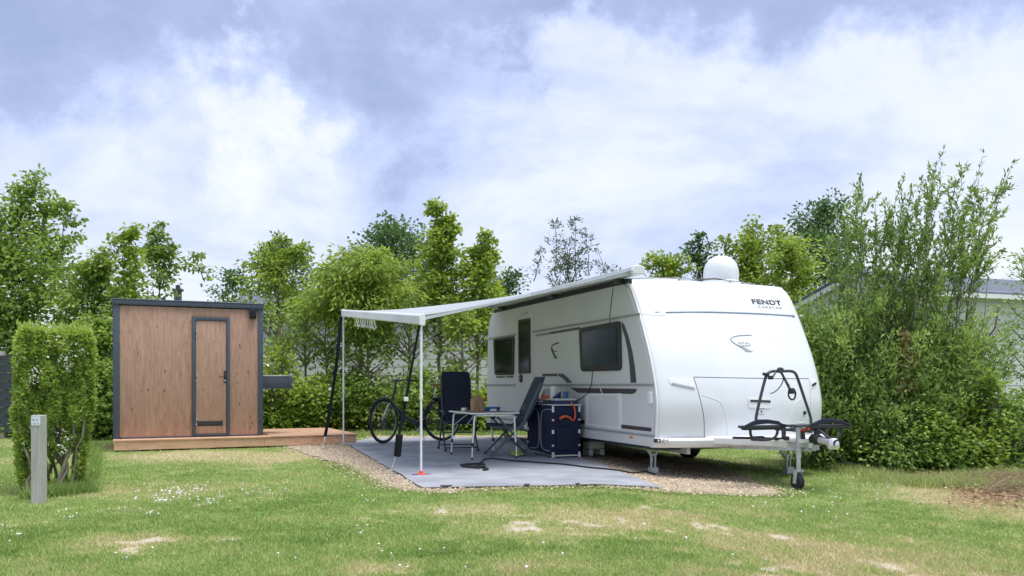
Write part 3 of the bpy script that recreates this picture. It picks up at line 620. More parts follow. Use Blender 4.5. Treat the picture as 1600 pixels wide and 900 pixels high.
# lower black band and skirt
side_poly('lower_stripe', ((836, 648), (1018, 668.5), (1017.5, 674.5), (836, 654)), charcoal, .004)
side_poly('lower_stripe_rear', ((761, 641), (808, 645.5), (808, 650), (761, 646)), charcoal, .004)
MB().b2((-.030, .10, .475), (-.0145, 6.82, .50)).build('skirt_rail', trimgrey, van)
MB().b2((-.034, .09, .34), (-.0, 6.84, .462), .006).build('side_skirt', mat('skirt_metal', (.62, .63, .63), .4, .04, 2), van)
a = on_x(986, 683, -.036); MB().box(a, (.012, .10, .028), None, .003).build('side_marker', mat('amber_lens', (.65, .22, .02), .3), van)
# service hatch
hq = [sv2(*p) for p in ((915, 616), (971, 614.5), (971, 671), (915, 664.5))]; hi_ = [sv2(*p) for p in ((919, 619.5), (967.5, 618.5), (967.5, 667), (919, 661.5))]
hb_ = MB()
for i in range(4):
    j = (i + 1) % 4; hb_.prism([(-.014, *hq[i]), (-.014, *hq[j]), (-.014, *hi_[j]), (-.014, *hi_[i])], (-.014, 0, 0))
ht = hb_.build('service_hatch', whitepl, van); MB().prism([(-.015, v, z) for v, z in hi_], (-.005, 0, 0)).build('hatch_panel', sidewhite, ht)
for px in (918, 940, 965): c_ = on_x(px, 622, -.03); MB().box(c_, (.02, .05, .045), None, .008).build('hatch_latch', whitepl, ht)
side_poly('grab_handle', ((1015, 612), (1020.5, 612), (1020.8, 631), (1016, 631)), whitepl, .04, r=.01, bevel=.01)
# dark strip along the roof edge, painting in the shade under the awning
MB().b2((-.03, .82, 2.585), (.05, 6.40, 2.655), .006).build('awning_shade_strip', mat('awning_shade_navy', (.018, .02, .035), .5), van)
MB().tube([on_x(958, 449, -.02), on_x(955.5, 470, -.018), on_x(953, 490, -.018), on_x(952.5, 507, -.03)], .005, 6).build('antenna_lead', blackpl, van)
MB().tube([on_x(926, 580, -.02), on_x(925, 592, -.022), on_x(924, 601, -.034), on_x(918, 615, -.03), on_x(908, 622, -.03), on_x(897, 628, -.03)], .006, 6).build('power_lead', blackpl, van)
# front details
seam = mat('panel_gap', (.10, .105, .12), .6)
front_ribbon('front_gas_box_seam', ((1084, 589), (1130, 590), (1180, 591), (1230, 591.5), (1263, 591.5)), .0045, seam, off=0)
front_ribbon('front_gas_box_seam', ((1084, 589.5), (1090, 609), (1096, 632), (1100, 655), (1100.5, 683)), .0045, seam, off=0)
front_ribbon('front_gas_box_seam', ((1100.5, 683.5), (1150, 684.5)), .0045, seam, off=0); front_ribbon('front_gas_box_seam', ((1264, 592), (1266, 632), (1263, 668)), .003, trimgrey, off=0)
front_ribbon('crease', ((1096, 617), (1110, 621), (1124, 627), (1131, 638), (1136, 660), (1137, 680)), .012, white, off=-.007); front_ribbon('crease', ((1254, 623), (1244, 630), (1238, 645), (1232, 662)), .010, white, off=-.006)
front_ribbon('upper_trim', ((1040, 488), (1100, 487.5), (1170, 489.5), (1238, 493.5)), .013, mat('blue_grey_trim', (.34, .40, .52), .35), off=.002)
front_ribbon('cap_seam', ((1004, 491), (1012, 492), (1040, 493)), .004, trimgrey, off=0)
def pad(name, px, py, dx, dz, m, t=.02, par=None, bev=.006):
    l, n_ = hit(px, py); q = n_.to_track_quat('Y', 'Z').to_matrix(); return MB().box(l, (dx, t, dz), q, bev).build(name, m, par or van)
pad('clearance_lamp', 1027, 487, .07, .025, cream, .02); pad('clearance_lamp', 1252, 493.5, .05, .025, cream, .02); pad('trim_end_cap', 1239, 494, .05, .035, trimgrey, .03)
# grab recesses on the corners; darker inner sheets paint in the shade of the hollow
for nm, outer, inner in (('grab_recess', ((1044, 589.5), (1083, 591), (1087, 609), (1047, 600)), ((1050, 598), (1084, 605), (1085, 607.5), (1049, 600.3))), ('grab_recess', ((1267, 593), (1282, 591.5), (1283, 603), (1267, 609)), ((1268, 600.5), (1281, 597), (1281.3, 600.5), (1268, 605)))):
    g = front_poly_grid(nm, rpoly([f2(*p) for p in outer], .03), whitepl, .004); front_poly_grid('recess_painted_shade', [f2(*p) for p in inner], mat('recess_grey', (.42, .44, .47), .5) if outer[0][0] < 1100 else blackpl, .012, g)
g = front_poly_grid('handle_surround', rpoly([f2(*p) for p in ((1168, 619.5), (1205, 620.5), (1204, 638), (1169, 637))], .04), whitepl, .008); front_poly_grid('handle_slot', rpoly([f2(*p) for p in ((1171, 624.8), (1203, 625.8), (1203, 629.2), (1171, 628.2))], .01), blackpl, .018, g)
pad('gas_box_lock', 1189.5, 643, .02, .02, blackpl); pad('lock_surround', 1189.5, 639, .10, .004, trimgrey, .012); pad('lock_surround', 1189.5, 647, .10, .004, trimgrey, .012); pad('socket_cover', 1257, 645, .05, .05, blackpl, .03)
# lettering
def text_pts(body, size, shear=0.0, sx=1.0, bold=0.0, space=1.0):
    cu = bpy.data.curves.new('t', 'FONT'); cu.body = body; cu.size = size; cu.shear = shear; cu.offset = bold; cu.space_character = space; ob = bpy.data.objects.new('t', cu); COL.objects.link(ob)
    dg = bpy.context.evaluated_depsgraph_get(); me = bpy.data.meshes.new_from_object(ob.evaluated_get(dg)); bpy.data.objects.remove(ob); bpy.data.curves.remove(cu)
    return me
def front_text(name, body, p0, width, size, m, shear=0, bold=0, slope=0.0, par=None, space=1.0):
    me = text_pts(body, size, shear, 1, bold, space); xsv_ = [v.co.x for v in me.vertices]; w = max(xsv_) - min(xsv_); mn = min(xsv_)
    x0, z0 = p0
    for v in me.vertices:
        x = x0 + (v.co.x - mn) / w * width; z = z0 + v.co.y + slope * (x - x0); l, n_ = drop(x, z); v.co = l + n_ * .004
    me.name = name; me.materials.append(m); o = bpy.data.objects.new(name, me); COL.objects.link(o); o.parent = par or van
    md = o.modifiers.new('s', 'SOLIDIFY'); md.thickness = .003; md.offset = 0; return o
lg = mat('lettering_grey', (.10, .10, .12), .4); lg2 = mat('lettering_light_grey', (.32, .33, .36), .4)
a = f2(1176, 474.5); b_ = f2(1221, 475.8); front_text('brand_lettering', 'FENDT', a, b_[0] - a[0], .100, lg, .0, .003, space=1.08)
a = f2(1185, 481.2); b_ = f2(1221, 482); front_text('small_lettering', 'CARAVAN', a, b_[0] - a[0], .052, lg2, 0, 0, space=1.3)
a = f2(1154, 537.5); b_ = f2(1172, 538); front_text('model_lettering', 'OPAL', a, b_[0] - a[0], .038, lg2, space=1.4)
front_ribbon('emblem', ((1174, 523.6), (1160, 524), (1148, 525.6), (1142, 528.6), (1142.3, 532), (1148, 537), (1160, 544)), .0085, lg2, off=.0, seg=6)
front_poly_grid('emblem_wedge', [f2(*p) for p in ((1153, 539.2), (1166, 549.7), (1176.5, 549.8), (1158, 540.6))], lg2, .005)
front_poly_grid('emblem', [f2(*p) for p in ((1158, 540), (1172, 539.6), (1174, 538.9), (1170, 540.8), (1160, 541))], lg2, .004)
# bumper moulding with lamps
bp_ = []
for k in range(25):
    x = -.03 + (CW + .03) * k / 24; xn = 2 * x / CW - 1; bp_.append(Vector((x, .075 - .235 * (1 - abs(xn) ** 3) ** .9 if abs(xn) < 1 else .075, 0)))
bm_ = MB(); pro = [(.03, .46), (-.035, .455), (-.05, .43), (-.04, .375), (-.01, .335), (.10, .33)]
rows = [[bm_.bm.verts.new((p.x, p.y + a, z - .0)) for a, z in pro] for p in bp_]
for i in range(24):
    for k in range(len(pro) - 1): bm_.bm.faces.new((rows[i][k], rows[i + 1][k], rows[i + 1][k + 1], rows[i][k + 1]))
bm_.bm.faces.new(rows[0]); bm_.bm.faces.new(rows[-1][::-1])
bump_o = bm_.build('front_bumper', whitepl, van, smooth=35)
pad2 = lambda name, px, py, y, d, m: MB().box(on_y(px, py, y), d, None, .006).build(name, m, bump_o)
pad2('front_lamp', 1027, 688.5, -.0, (.085, .05, .05), blackpl); pad2('lamp_lens', 1029, 688.8, -.028, (.03, .012, .03), cream)
l = on_y(1041, 689.5, -.075); MB().lathe([(0, .012), (.030, .010), (.036, .004), (.036, -.04), (0, -.04)], l, 20, Matrix.Rotation(PI / 2, 3, 'X')).build('round_lamp', alu, bump_o, smooth=40)
# satellite dome and roof things
MB().lathe([(.30, -.02), (.30, .02), (.265, .05), (.268, .14), (.262, .22), (.235, .31), (.18, .38), (.10, .425), (0, .44)], (1.86, 1.32, 2.695), 32).build('satellite_dome', white, van, smooth=50)
MB().b2((.95, 2.6, 2.69), (1.65, 3.3, 2.78), .03).build('roof_light', cream, van); MB().b2((.6, 1.25, 2.695), (1.05, 1.6, 2.735), .015).build('roof_vent', whitepl, van)
MB().tube([Vector(p) for p in ((.10, 1.0, 2.675), (.35, .95, 2.69), (.8, .96, 2.705), (1.3, 1.0, 2.71), (1.62, .98, 2.72), (1.9, .93, 2.70), (2.15, .90, 2.66), (2.25, 1.0, 2.68), (2.15, 1.2, 2.70))], .008, 6).build('roof_cable', trimgrey, van)
MB().tube([(1.2, .97, 2.705), (1.5, .95, 2.73), (1.75, 1.0, 2.72), (1.95, 1.05, 2.715)], .008, 6).build('roof_cable', blackpl, van)
# chassis, wheels, steadies
MB().b2((.05, .15, .29), (CW - .05, CL - .1, .355)).build('floor_pan', gunmetal, van)
MB().bar((.45, .0, .30), (.45, 6.5, .30), .05, .12).bar((CW - .45, .0, .30), (CW - .45, 6.5, .30), .05, .12).bar((.2, 3.2, .30), (CW - .2, 3.2, .30), .07).build('chassis', galv, van)
for x in (.20, CW - .42):
    zg = float(gz(*(CM @ Vector((x, 3.15, 0))).xy)); tq = Matrix.Rotation(PI / 2, 3, 'Y')
    wh = MB().lathe([(.20, 0), (.30, .0), (.335, .03), (.345, .06), (.345, .14), (.335, .17), (.30, .20), (.20, .20), (.20, 0)], (x, 3.15, zg + .345), 28, tq).build('wheel', rubber, van, smooth=50)
    MB().lathe([(0, .03), (.05, .03), (.07, .05), (.18, .04), (.20, .02), (.20, .18), (0, .18)], (x, 3.15, zg + .345), 20, tq).build('rim', alu, wh, smooth=40)
def steady(x, y, tilt=(0, .0), par=van):
    zg = float(gz(*(CM @ Vector((x, y, 0))).xy)); f_ = Vector((x + tilt[0], y + tilt[1], zg + .01)); top = .36
    b_ = MB().bar((x - .14, y, top), f_ + Vector((-.02, 0, .24)), .02, .035).bar((x + .14, y, top), f_ + Vector((.02, 0, .24)), .02, .035).bar(f_ + Vector((-.03, 0, .03)), f_ + Vector((-.03, 0, .27)), .018, .03).bar(f_ + Vector((.03, 0, .03)), f_ + Vector((.03, 0, .27)), .018, .03)
    b_.box(f_ + Vector((0, 0, .26)), (.09, .03, .03)).tube([(x, y + .06, .33), f_ + Vector((0, .02, .16))], .013)
    o = b_.build('corner_steady', galv, par); MB().box(f_ + Vector((0, 0, .045)), (.11, .11, .09), None, .006).box(f_, (.16, .16, .02)).build('foot_plate', galv, o); return o
steady(.20, .50); steady(2.28, .52, (.10, -.12)); steady(.2, 6.3); steady(2.4, 6.3)
# drawbar with fairing, coupling, handbrake, jockey wheel
MC = CW / 2 + .02
MB().bar((MC - .55, .2, .355), (MC - .03, -1.28, .40), .06, .10).bar((MC + .55, .2, .355), (MC + .03, -1.28, .40), .06, .10).bar((MC, -1.1, .40), (MC, -1.36, .42), .09, .10).build('drawbar', galv, van)
fp = [(MC - .80, .0), (MC - .38, -.62), (MC - .16, -1.02), (MC + .16, -1.02), (MC + .38, -.62), (MC + .80, .0)]
MB().prism([(a, b_, .375) for a, b_ in fp], (0, 0, .10)).build('drawbar_fairing', whitepl, van, bevel=.02)
MB().box((MC, -1.12, .475), (.34, .36, .05), None, .015).build('fairing_nose', whitepl, van)
cp = MB(); cp.tube([(MC, -1.27, .50), (MC, -1.68, .475)], .042, 12).lathe([(0, 0), (.06, 0), (.075, .03), (.07, .10), (.045, .13), (0, .13)], (MC, -1.66, .40), 16); cpo = cp.build('coupling_head', alu, van, smooth=40)
MB().tube([(MC, -1.30, .50), (MC, -1.42, .495)], .062, 14).build('gaiter', rubber, cpo, smooth=40); MB().tube([(MC + .0, -1.58, .535), (MC + .02, -1.42, .60), (MC + .02, -1.28, .63)], .017).build('coupling_handle', gunmetal, cpo)
MB().tube([(MC, -1.69, .475), (MC, -1.725, .472)], .05, 14).build('coupling_cap', blackpl, cpo)
MB().tube([(MC - .12, -1.15, .52), (MC - .14, -1.25, .60), (MC - .14, -1.40, .635)], .014).build('handbrake_lever', redl, van)
MB().box((MC - .20, -1.05, .50), (.06, .06, .05), None, .01).build('socket_holder', blackpl, van)
jl = CM @ Vector((MC - .15, -1.22, 0)); jz = float(gz(jl.x, jl.y)); jx, jy = MC - .15, -1.22
jk = MB().tube([(jx, jy, .66), (jx, jy, .28)], .034, 12).tube([(jx, jy, .30), (jx, jy, jz + .24)], .027, 12).tube([(jx, jy, .66), (jx, jy, .69), (jx + .10, jy, .70)], .009).box((jx + .05, jy, .44), (.13, .09, .09), None, .01).build('jockey_stem', galv, van, smooth=40)
MB().bar((jx - .045, jy, jz + .25), (jx - .045, jy + .02, jz + .08), .008, .06).bar((jx + .045, jy, jz + .25), (jx + .045, jy + .02, jz + .08), .008, .06).box((jx, jy, jz + .24), (.10, .07, .02)).build('jockey_fork', galv, jk)
MB().lathe([(.03, -.035), (.09, -.035), (.10, -.02), (.10, .02), (.09, .035), (.03, .035), (.03, -.035)], (jx, jy + .02, jz + .10), 20, Matrix.Rotation(PI / 2, 3, 'Y')).build('jockey_wheel', rubber, jk, smooth=40)
MB().box((MC - .05, -1.24, .42), (.012, .20, .055), Matrix.Rotation(.03, 3, 'Z')).build('rating_plate', whitepl, van)
MB().tube([(MC + .04, -1.4, .42), (MC + .09, -1.6, .33), (MC + .05, -1.8, .26), (MC + .1, -1.9, .24)], .006, 6).build('breakaway_cable', blackpl, van)
# step-side lower moulding box between bumper and drawbar
MB().box((MC - .30, -.34, .395), (.52, .18, .085), Matrix.Rotation(-.95, 3, 'Z'), .02).build('fairing_side_panel', whitepl, van)

ck = CM @ Vector((CW - .30, 3.1, 0)); ckz = float(gz(ck.x, ck.y))
c_ = MB().prism([(0, 0, 0), (0, .28, 0), (0, .28, .16), (0, .2, .15), (0, .08, .05)], (.14, 0, 0)).build('wheel_chock', mat('yellow_plastic', (.75, .42, .03), .5)); c_.location = (ck.x, ck.y, ckz + .02); c_.rotation_euler = (0, 0, TH); tag(c_, 'yellow levelling wedge under the far caravan wheel', 'wheel chock')

# ---------------------------------------------------------------- BIKE RACK on the drawbar (built in the caravan's frame)
rack = thing('bicycle_carrier', 'empty black bicycle carrier with tall hoop mounted on the caravan drawbar', 'bike rack', CO, TH)
YR = -.80
hoop = catm([tuple(on_y(px, py, YR + .0)) for px, py in ((1182, 661), (1181.5, 652), (1186, 630), (1194, 598), (1198, 586), (1205, 580.5), (1220, 580), (1236, 580), (1243, 584), (1248, 596), (1256, 620), (1264, 644), (1267, 655), (1267, 662))], 4)
MB().tube(hoop, .019, 10).build('hoop', gunmetal, rack, smooth=60)
a = on_y(1219, 578.5, YR - .02); MB().lathe([(0, -.03), (.035, -.03), (.04, 0), (.035, .03), (0, .03)], a, 14, Matrix.Rotation(PI / 2, 3, 'X')).tube([a, on_y(1226, 592, YR - .03), on_y(1235, 610, YR - .05)], .016).build('holding_arm', gunmetal, rack, smooth=40)
MB().tube(catm([tuple(on_y(px, py, YR - .05)) for px, py in ((1233, 608), (1240, 608), (1243, 615), (1241, 623), (1236, 624), (1232, 618), (1233, 608))], 4), .012).box(on_y(1237, 611, YR - .05), (.075, .05, .075), None, .015).build('frame_clamp', blackpl, rack)
MB().tube([on_y(1226, 590, YR - .02), on_y(1233, 602, YR - .03), on_y(1237, 612, YR - .05)], .006).tube(catm([tuple(on_y(px, py, YR - .03)) for px, py in ((1220, 583), (1224, 592), (1219, 604), (1211, 612), (1204, 615))], 4), .007).build('strap', blackpl, rack)
a = on_y(1197, 585, YR - .02); MB().tube([a + Vector((-.045, 0, .005)), a + Vector((.04, 0, 0))], .02).tube([a, on_y(1203, 590, YR - .04), on_y(1208, 588, YR - .05), on_y(1212, 582, YR - .03)], .013).box(on_y(1204, 590, YR - .04), (.07, .04, .05), None, .012).build('frame_clamp', blackpl, rack)
for yy, zz, x0, x1 in ((YR - .22, .655, on_y(1155, 662, YR - .22).x, on_y(1262, 662, YR - .22).x), (YR - .52, .665, on_y(1242, 662, YR - .52).x, on_y(1328, 662, YR - .52).x)):
    rl = MB().b2((x0, yy - .03, zz - .017), (x1, yy + .03, zz + .013), .005).build('wheel_rail', gunmetal, rack)
    xc = x0 + (.36 if yy > YR - .3 else .50)
    for k in range(3):
        MB().tube([(xc - .30 + .03 * k, yy - .05, zz + .015 + .012 * k), (xc - .14, yy - .06, zz + .035 + .02 * k), (xc + .02, yy - .055, zz + .045 + .014 * k), (xc + .18, yy - .055, zz + .03 + .01 * k), (xc + .30 - .03 * k, yy - .05, zz + .005)], .013, 8).build('wheel_strap', navyd, rl, smooth=60)
    MB().b2((xc - .31, yy - .055, zz - .045), (xc + .30, yy + .055, zz + .01), .02).build('wheel_tray', blackpl, rl)
    MB().tube(catm([(xc - .20, yy, zz - .04), (xc - .18, yy, zz - .13), (xc - .08, yy, zz - .165), (xc + .10, yy, zz - .165), (xc + .19, yy, zz - .12), (xc + .21, yy, zz - .04)], 4), .018, 8).build('support_bow', gunmetal, rl, smooth=60)
MB().bar((MC - .12, YR - .62, .60), (MC - .12, YR + .06, .60), .035).bar((MC + .12, YR - .62, .60), (MC + .12, YR + .06, .60), .035).bar((MC - .12, YR - .1, .60), (MC - .12, YR - .1, .47), .04).bar((MC + .12, YR - .1, .60), (MC + .12, YR - .1, .47), .04).bar((MC - .12, YR - .45, .60), (MC - .10, YR - .45, .46), .04).bar((MC + .12, YR - .45, .60), (MC + .10, YR - .45, .46), .04).build('base_frame', gunmetal, rack)
MB().bar((MC - .45, YR + .02, .64), (MC + .42, YR + .02, .64), .03).build('hoop_crossbar', gunmetal, rack)
a = on_y(1146, 684, YR - .1); b_ = on_y(1222, 685.5, YR - .1); MB().bar(a, b_, .045, .03).box(on_y(1184, 685, YR - .12), (.16, .08, .06), None, .01).build('number_plate_bar', blackpl, rack); MB().box(on_y(1179, 685.5, YR - .17), (.04, .01, .03)).build('reflector', alu, rack)

# ---------------------------------------------------------------- AWNING
awn = thing('awning', 'pale canopy wound out from the caravan roof on two white poles', 'awning', CO, TH)
V0, V1 = .50, 6.20
nearp = CMI @ Vector((-1.136, 10.80, 0)); farp = CMI @ Vector((-3.16, 16.2, 0))
LN = Vector((nearp.x, nearp.y, 1.98)); LF = Vector((farp.x, farp.y, 2.49))
MB().prism([(-.14, V0, 2.66), (-.15, V0, 2.70), (-.13, V0, 2.77), (-.04, V0, 2.785), (.03, V0, 2.75), (.03, V0, 2.67)], (0, V1 - V0, 0)).build('case', mat('awning_case', (.50, .51, .52), .4, .04), awn, bevel=.008)
MB().prism([(-.15, V0 - .07, 2.66), (-.16, V0 - .07, 2.72), (-.13, V0 - .07, 2.785), (-.03, V0 - .07, 2.795), (.04, V0 - .07, 2.76), (.04, V0 - .07, 2.665)], (0, .069, 0)).build('end_cap', white, awn, bevel=.015)
MB().prism([(-.15, V1 + .001, 2.66), (-.16, V1 + .001, 2.72), (-.13, V1 + .001, 2.785), (-.03, V1 + .001, 2.795), (.04, V1 + .001, 2.76), (.04, V1 + .001, 2.665)], (0, .06, 0)).build('end_cap', white, awn, bevel=.015)
for v in (.95, 3.3, 5.8): MB().b2((-.10, v, 2.60), (.03, v + .16, 2.664), .006).build('bracket', gunmetal, awn)
# fabric
nA, nB = 26, 20; Vv = []
for j in range(nB + 1):
    t_ = j / nB
    for i in range(nA + 1):
        s_ = i / nA; a = Vector((-.13, V0 + .02 + (V1 - V0 - .04) * s_, 2.725)); b_ = LN.lerp(LF, s_) + Vector((.03, 0, .055)); p = a.lerp(b_, t_)
        p.z -= .045 * math.sin(PI * t_) * (1 - .4 * math.sin(PI * s_)) + .012 * math.sin(s_ * 9) * math.sin(PI * t_); Vv.append(p[:])
ii = np.arange((nA + 1) * (nB + 1)).reshape(nB + 1, nA + 1); Ff = np.stack([ii[:-1, :-1], ii[:-1, 1:], ii[1:, 1:], ii[1:, :-1]], -1).reshape(-1, 4)
fm = bpy.data.materials.new('awning_fabric'); fm.use_nodes = True; t = fm.node_tree; b = t.nodes['Principled BSDF']; b.inputs['Roughness'].default_value = .7
nn = t.nodes.new('ShaderNodeTexNoise'); nn.inputs['Scale'].default_value = 3; r = ramp(t, [(.3, (.60, .64, .68)), (.7, (.68, .72, .75))], nn.outputs['Fac']); t.links.new(r.outputs[0], b.inputs['Base Color'])
trn = t.nodes.new('ShaderNodeBsdfTranslucent'); trn.inputs[0].default_value = (.55, .57, .60, 1); mx = t.nodes.new('ShaderNodeMixShader'); mx.inputs[0].default_value = .45; t.links.new(b.outputs[0], mx.inputs[1]); t.links.new(trn.outputs[0], mx.inputs[2]); t.links.new(mx.outputs[0], t.nodes['Material Output'].inputs[0])
fo = npmesh('fabric', Vv, Ff, fm, awn, smooth=True)
md = fo.modifiers.new('s', 'SOLIDIFY'); md.thickness = .004
# lead rail
dv = (LF - LN).normalized(); up_ = Vector((0, 0, 1)); side_ = dv.cross(up_).normalized() * -1
bm_ = MB(); o2 = [(-.035, -.07), (-.045, 0), (-.035, .06), (0, .075), (.03, .05), (.03, -.06)]
A_ = [LN - dv * .02 + side_ * a + up_ * b_ for a, b_ in o2]; bm_.prism(A_, dv * ((LF - LN).length + .04)).build('lead_rail', white, awn, bevel=.012)
MB().prism([LN - dv * .045 + side_ * a * 1.1 + up_ * b_ * 1.08 for a, b_ in o2], dv * .024).build('rail_end_cap', whitepl, awn, bevel=.006); MB().prism([LF + dv * .021 + side_ * a * 1.1 + up_ * b_ * 1.08 for a, b_ in o2], dv * .024).build('rail_end_cap', whitepl, awn, bevel=.006)
# side tension arms
for a, b_ in ((Vector((-.10, V0 + .05, 2.70)), LN + dv * .05 + Vector((0, 0, .005))), (Vector((-.10, V1 - .1, 2.70)), LF - dv * .05 + Vector((0, 0, .005)))):
    m_ = a.lerp(b_, .5); MB().bar(a, m_, .028, .05).build('tension_arm', galv, awn); MB().bar(m_, b_, .022, .042).build('tension_arm', alu, awn)
# poles
for nm, p, zt in (('near', LN, 1.92), ('far', LF, 2.43)):
    wp = CM @ p; zg = .042 if nm == 'near' else .03
    pl_ = MB().tube([(p.x, p.y, zt), (p.x, p.y, 1.0)], .018 if nm == 'near' else .017, 12).tube([(p.x, p.y, 1.0), (p.x, p.y, zg + .02)], .0145, 12).build('support_pole', brightmetal, awn, smooth=50)
    MB().box((p.x, p.y, zt + .0), (.05, .05, .05), None, .01).build('pole_head', whitepl, pl_); MB().tube([(p.x, p.y, .99), (p.x, p.y, 1.05)], .022, 12).build('clamp_collar', whitepl, pl_)
    MB().b2((p.x - .06, p.y - .045, zg), (p.x + .06, p.y + .045, zg + .018), .006).b2((p.x - .02, p.y - .02, zg + .018), (p.x + .02, p.y + .02, zg + .05), .005).build('foot', orange if nm == 'near' else galv, pl_)
    if nm == 'near': MB().tube([(p.x - .13, p.y - .05, zg + .006), (p.x - .02, p.y, zg + .015)], .006).tube([(p.x + .12, p.y - .03, zg + .006), (p.x + .02, p.y, zg + .015)], .006).build('peg', mat('purple_peg', (.14, .06, .30), .4), pl_)
# awning hooks
hk = thing('hook_strip', 'row of small white hanging hooks clipped under the front rail of the canopy', 'hooks', (0, 0, 0)); hk.matrix_world = CM
proto = None
for k in range(9):
    s_ = .50 + .033 * k + random.uniform(-.004, .004); p = LN.lerp(LF, s_) + Vector((0, 0, -.068))
    if proto is None:
        proto = MB().tube([(0, 0, 0), (0, 0, -.05), (.012, 0, -.08), (.03, 0, -.10), (.012, 0, -.135), (-.02, 0, -.13), (-.03, 0, -.10)], .011, 8).build('hook', whitepl, hk, smooth=60); h_ = proto
    else: h_ = proto.copy(); COL.objects.link(h_); h_.parent = hk
    h_.location = p; h_.rotation_euler = (0, 0, random.uniform(-.8, .8) + 1.2)
# storm straps
def strap(label, pts, w, pouch=None, ratchet=None):
    t_ = thing('storm_strap', label, 'strap', pts[-1], 0, 'dark tie down straps of the canopy'); L = [Vector(p) - Vector(pts[-1]) for p in pts]; m_ = MB()
    for a, b_ in zip(L[:-2], L[1:-1]): m_.bar(a, b_, w, .006)
    m_.build('webbing', mat('strap_web', (.006, .009, .014), .9, spec=.1), t_)
    a, b_ = L[-2], L[-1]; n_ = 26; sp_ = [a.lerp(b_, i / n_) + Vector((.012 * math.cos(i * 2.1), .012 * math.sin(i * 2.1), 0)) * (1 if 0 < i < n_ else 0) for i in range(n_ + 1)]
    MB().tube(sp_, .004, 5).build('spring', alu, t_); MB().tube([b_ + Vector((0, 0, .05)), b_ + Vector((.01, 0, -.03))], .007).build('ground_peg', galv, t_)
    if ratchet: r_ = L[0].lerp(L[-2], ratchet); MB().box(r_, (w * 1.5, .02, .05), None, .005).build('buckle', whitepl, t_)
    if pouch: r_ = L[0].lerp(L[-2], pouch); MB().box(r_ + Vector((.01, -.03, 0)), (.085, .05, .27), Matrix.Rotation(.10, 3, 'Y'), .02).build('strap_pouch', mat('pouch_black', (.010, .012, .014), .85, spec=.2), t_)
    return t_
wLN = CM @ LN; wLF = CM @ LF
strap('long dark strap tying the far canopy end down beside the deck', [wLF + Vector((-.05, 0, -.06)), atY(527, 560, 15.6), atY(520, 610, 15.45), atY(513, 655, 15.3), atY(508, 682, 15.2), gnd(504, 703, .03)], .062, None, .62)
strap('dark strap with hanging pouch tying the near canopy end to the gravel', [wLN + Vector((-.02, -.02, -.07)), atY(643, 575, 10.66), atY(632, 637, 10.45), atY(625, 672, 10.3), atY(620, 705, 10.2), gnd(609, 748, .03)], .035, .955, .60)

# ---------------------------------------------------------------- CAMPING TABLE
TB = Vector((-.59, 12.80, 0)); table = thing('folding_table', 'folding camping table with tubular white metal legs on the grey mat', 'table', (TB.x, TB.y, .042), TH)
TW, TL, TZ = .76, 1.22, .70
MB().prism([(a, b_, TZ - .022) for a, b_ in rpoly([(0, 0), (TW, 0), (TW, TL), (0, TL)], .06)], (0, 0, .022)).build('tabletop', tablem, table)
MB().tube([(a, b_, TZ - .012) for a, b_ in rpoly([(0, 0), (TW, 0), (TW, TL), (0, TL)], .06)], .013, 8, closed=True).build('edge_rail', brightmetal, table, smooth=60)
for x, y, sx_ in ((.06, .08, 1), (TW - .06, .08, -1), (.06, TL - .08, 1), (TW - .06, TL - .08, -1)):
    lg_ = MB().tube(catm([(x + sx_ * .14, y, TZ - .035), (x + sx_ * .03, y, TZ - .04), (x, y, TZ - .10), (x - sx_ * .01, y, TZ - .30), (x - sx_ * .03, y, .20)], 4), .0145, 10).tube([(x - sx_ * .03, y, .22), (x - sx_ * .035, y, .02)], .011, 10).build('leg', brightmetal, table, smooth=60)
    MB().tube([(x - sx_ * .03, y, .19), (x - sx_ * .031, y, .25)], .019, 10).build('clamp', blackpl, lg_); MB().tube([(x - sx_ * .035, y, 0), (x - sx_ * .035, y, .03)], .018, 10).build('rubber_foot', rubber, lg_)
for y in (.08, TL - .08): MB().bar((.10, y, TZ - .045), (TW - .10, y, TZ - .045), .02).build('cross_bar', alu, table)
MB().tube([(.07, .12, TZ - .04), (.10, .60, TZ - .22)], .008).tube([(.07, TL - .12, TZ - .22), (.10, .55, TZ - .04)], .008).build('brace', alu, table)
TT = .042 + TZ
def tpos(x, y): p = ud(x, y, TB, TH); return (p.x, p.y, TT + .001)
bx = thing('bread_box', 'small peaked wooden slatted box on the camping table', 'wooden box', tpos(.27, .55), TH + .25)
for i in range(6): MB().prism([(-.10 + i * .0335, -.055, 0), (-.10 + i * .0335 + .031, -.055, 0), (-.10 + i * .0335 + .031, -.055, .19 + .05 * (1 - abs(i + 1 - 3) / 3)), (-.10 + i * .0335, -.055, .19 + .05 * (1 - abs(i - 3) / 3))], (0, .11 + .001 * (i % 2), 0)).build('slat', brownwood, bx, bevel=.003)
MB().tube([(-.03, 0, .24), (0, 0, .27), (.03, 0, .24)], .008).build('carry_loop', brownwood, bx)
c_ = MB().lathe([(0, 0), (.05, 0), (.052, .05), (.046, .052), (.045, .01), (0, .01)], (0, 0, 0), 20).build('metal_tin', alu, smooth=40); c_.location = tpos(.14, .82); tag(c_, 'small round metal tin left of the wooden box on the camping table', 'tin')
c_ = MB().lathe([(0, 0), (.12, 0), (.15, .035), (.152, .058), (.138, .060), (.12, .022), (0, .018)], (0, 0, 0), 32).build('blue_tray', bluep, smooth=40); c_.location = tpos(.60, .86); tag(c_, 'round blue dish right of the wooden box on the camping table', 'dish')
c_ = MB().box((0, 0, .018), (.10, .06, .035), None, .006).build('small_packet', whitepl); c_.location = tpos(.55, .62); c_.rotation_euler = (0, 0, TH); tag(c_, 'small pale packet in front of the round blue dish', 'packet')

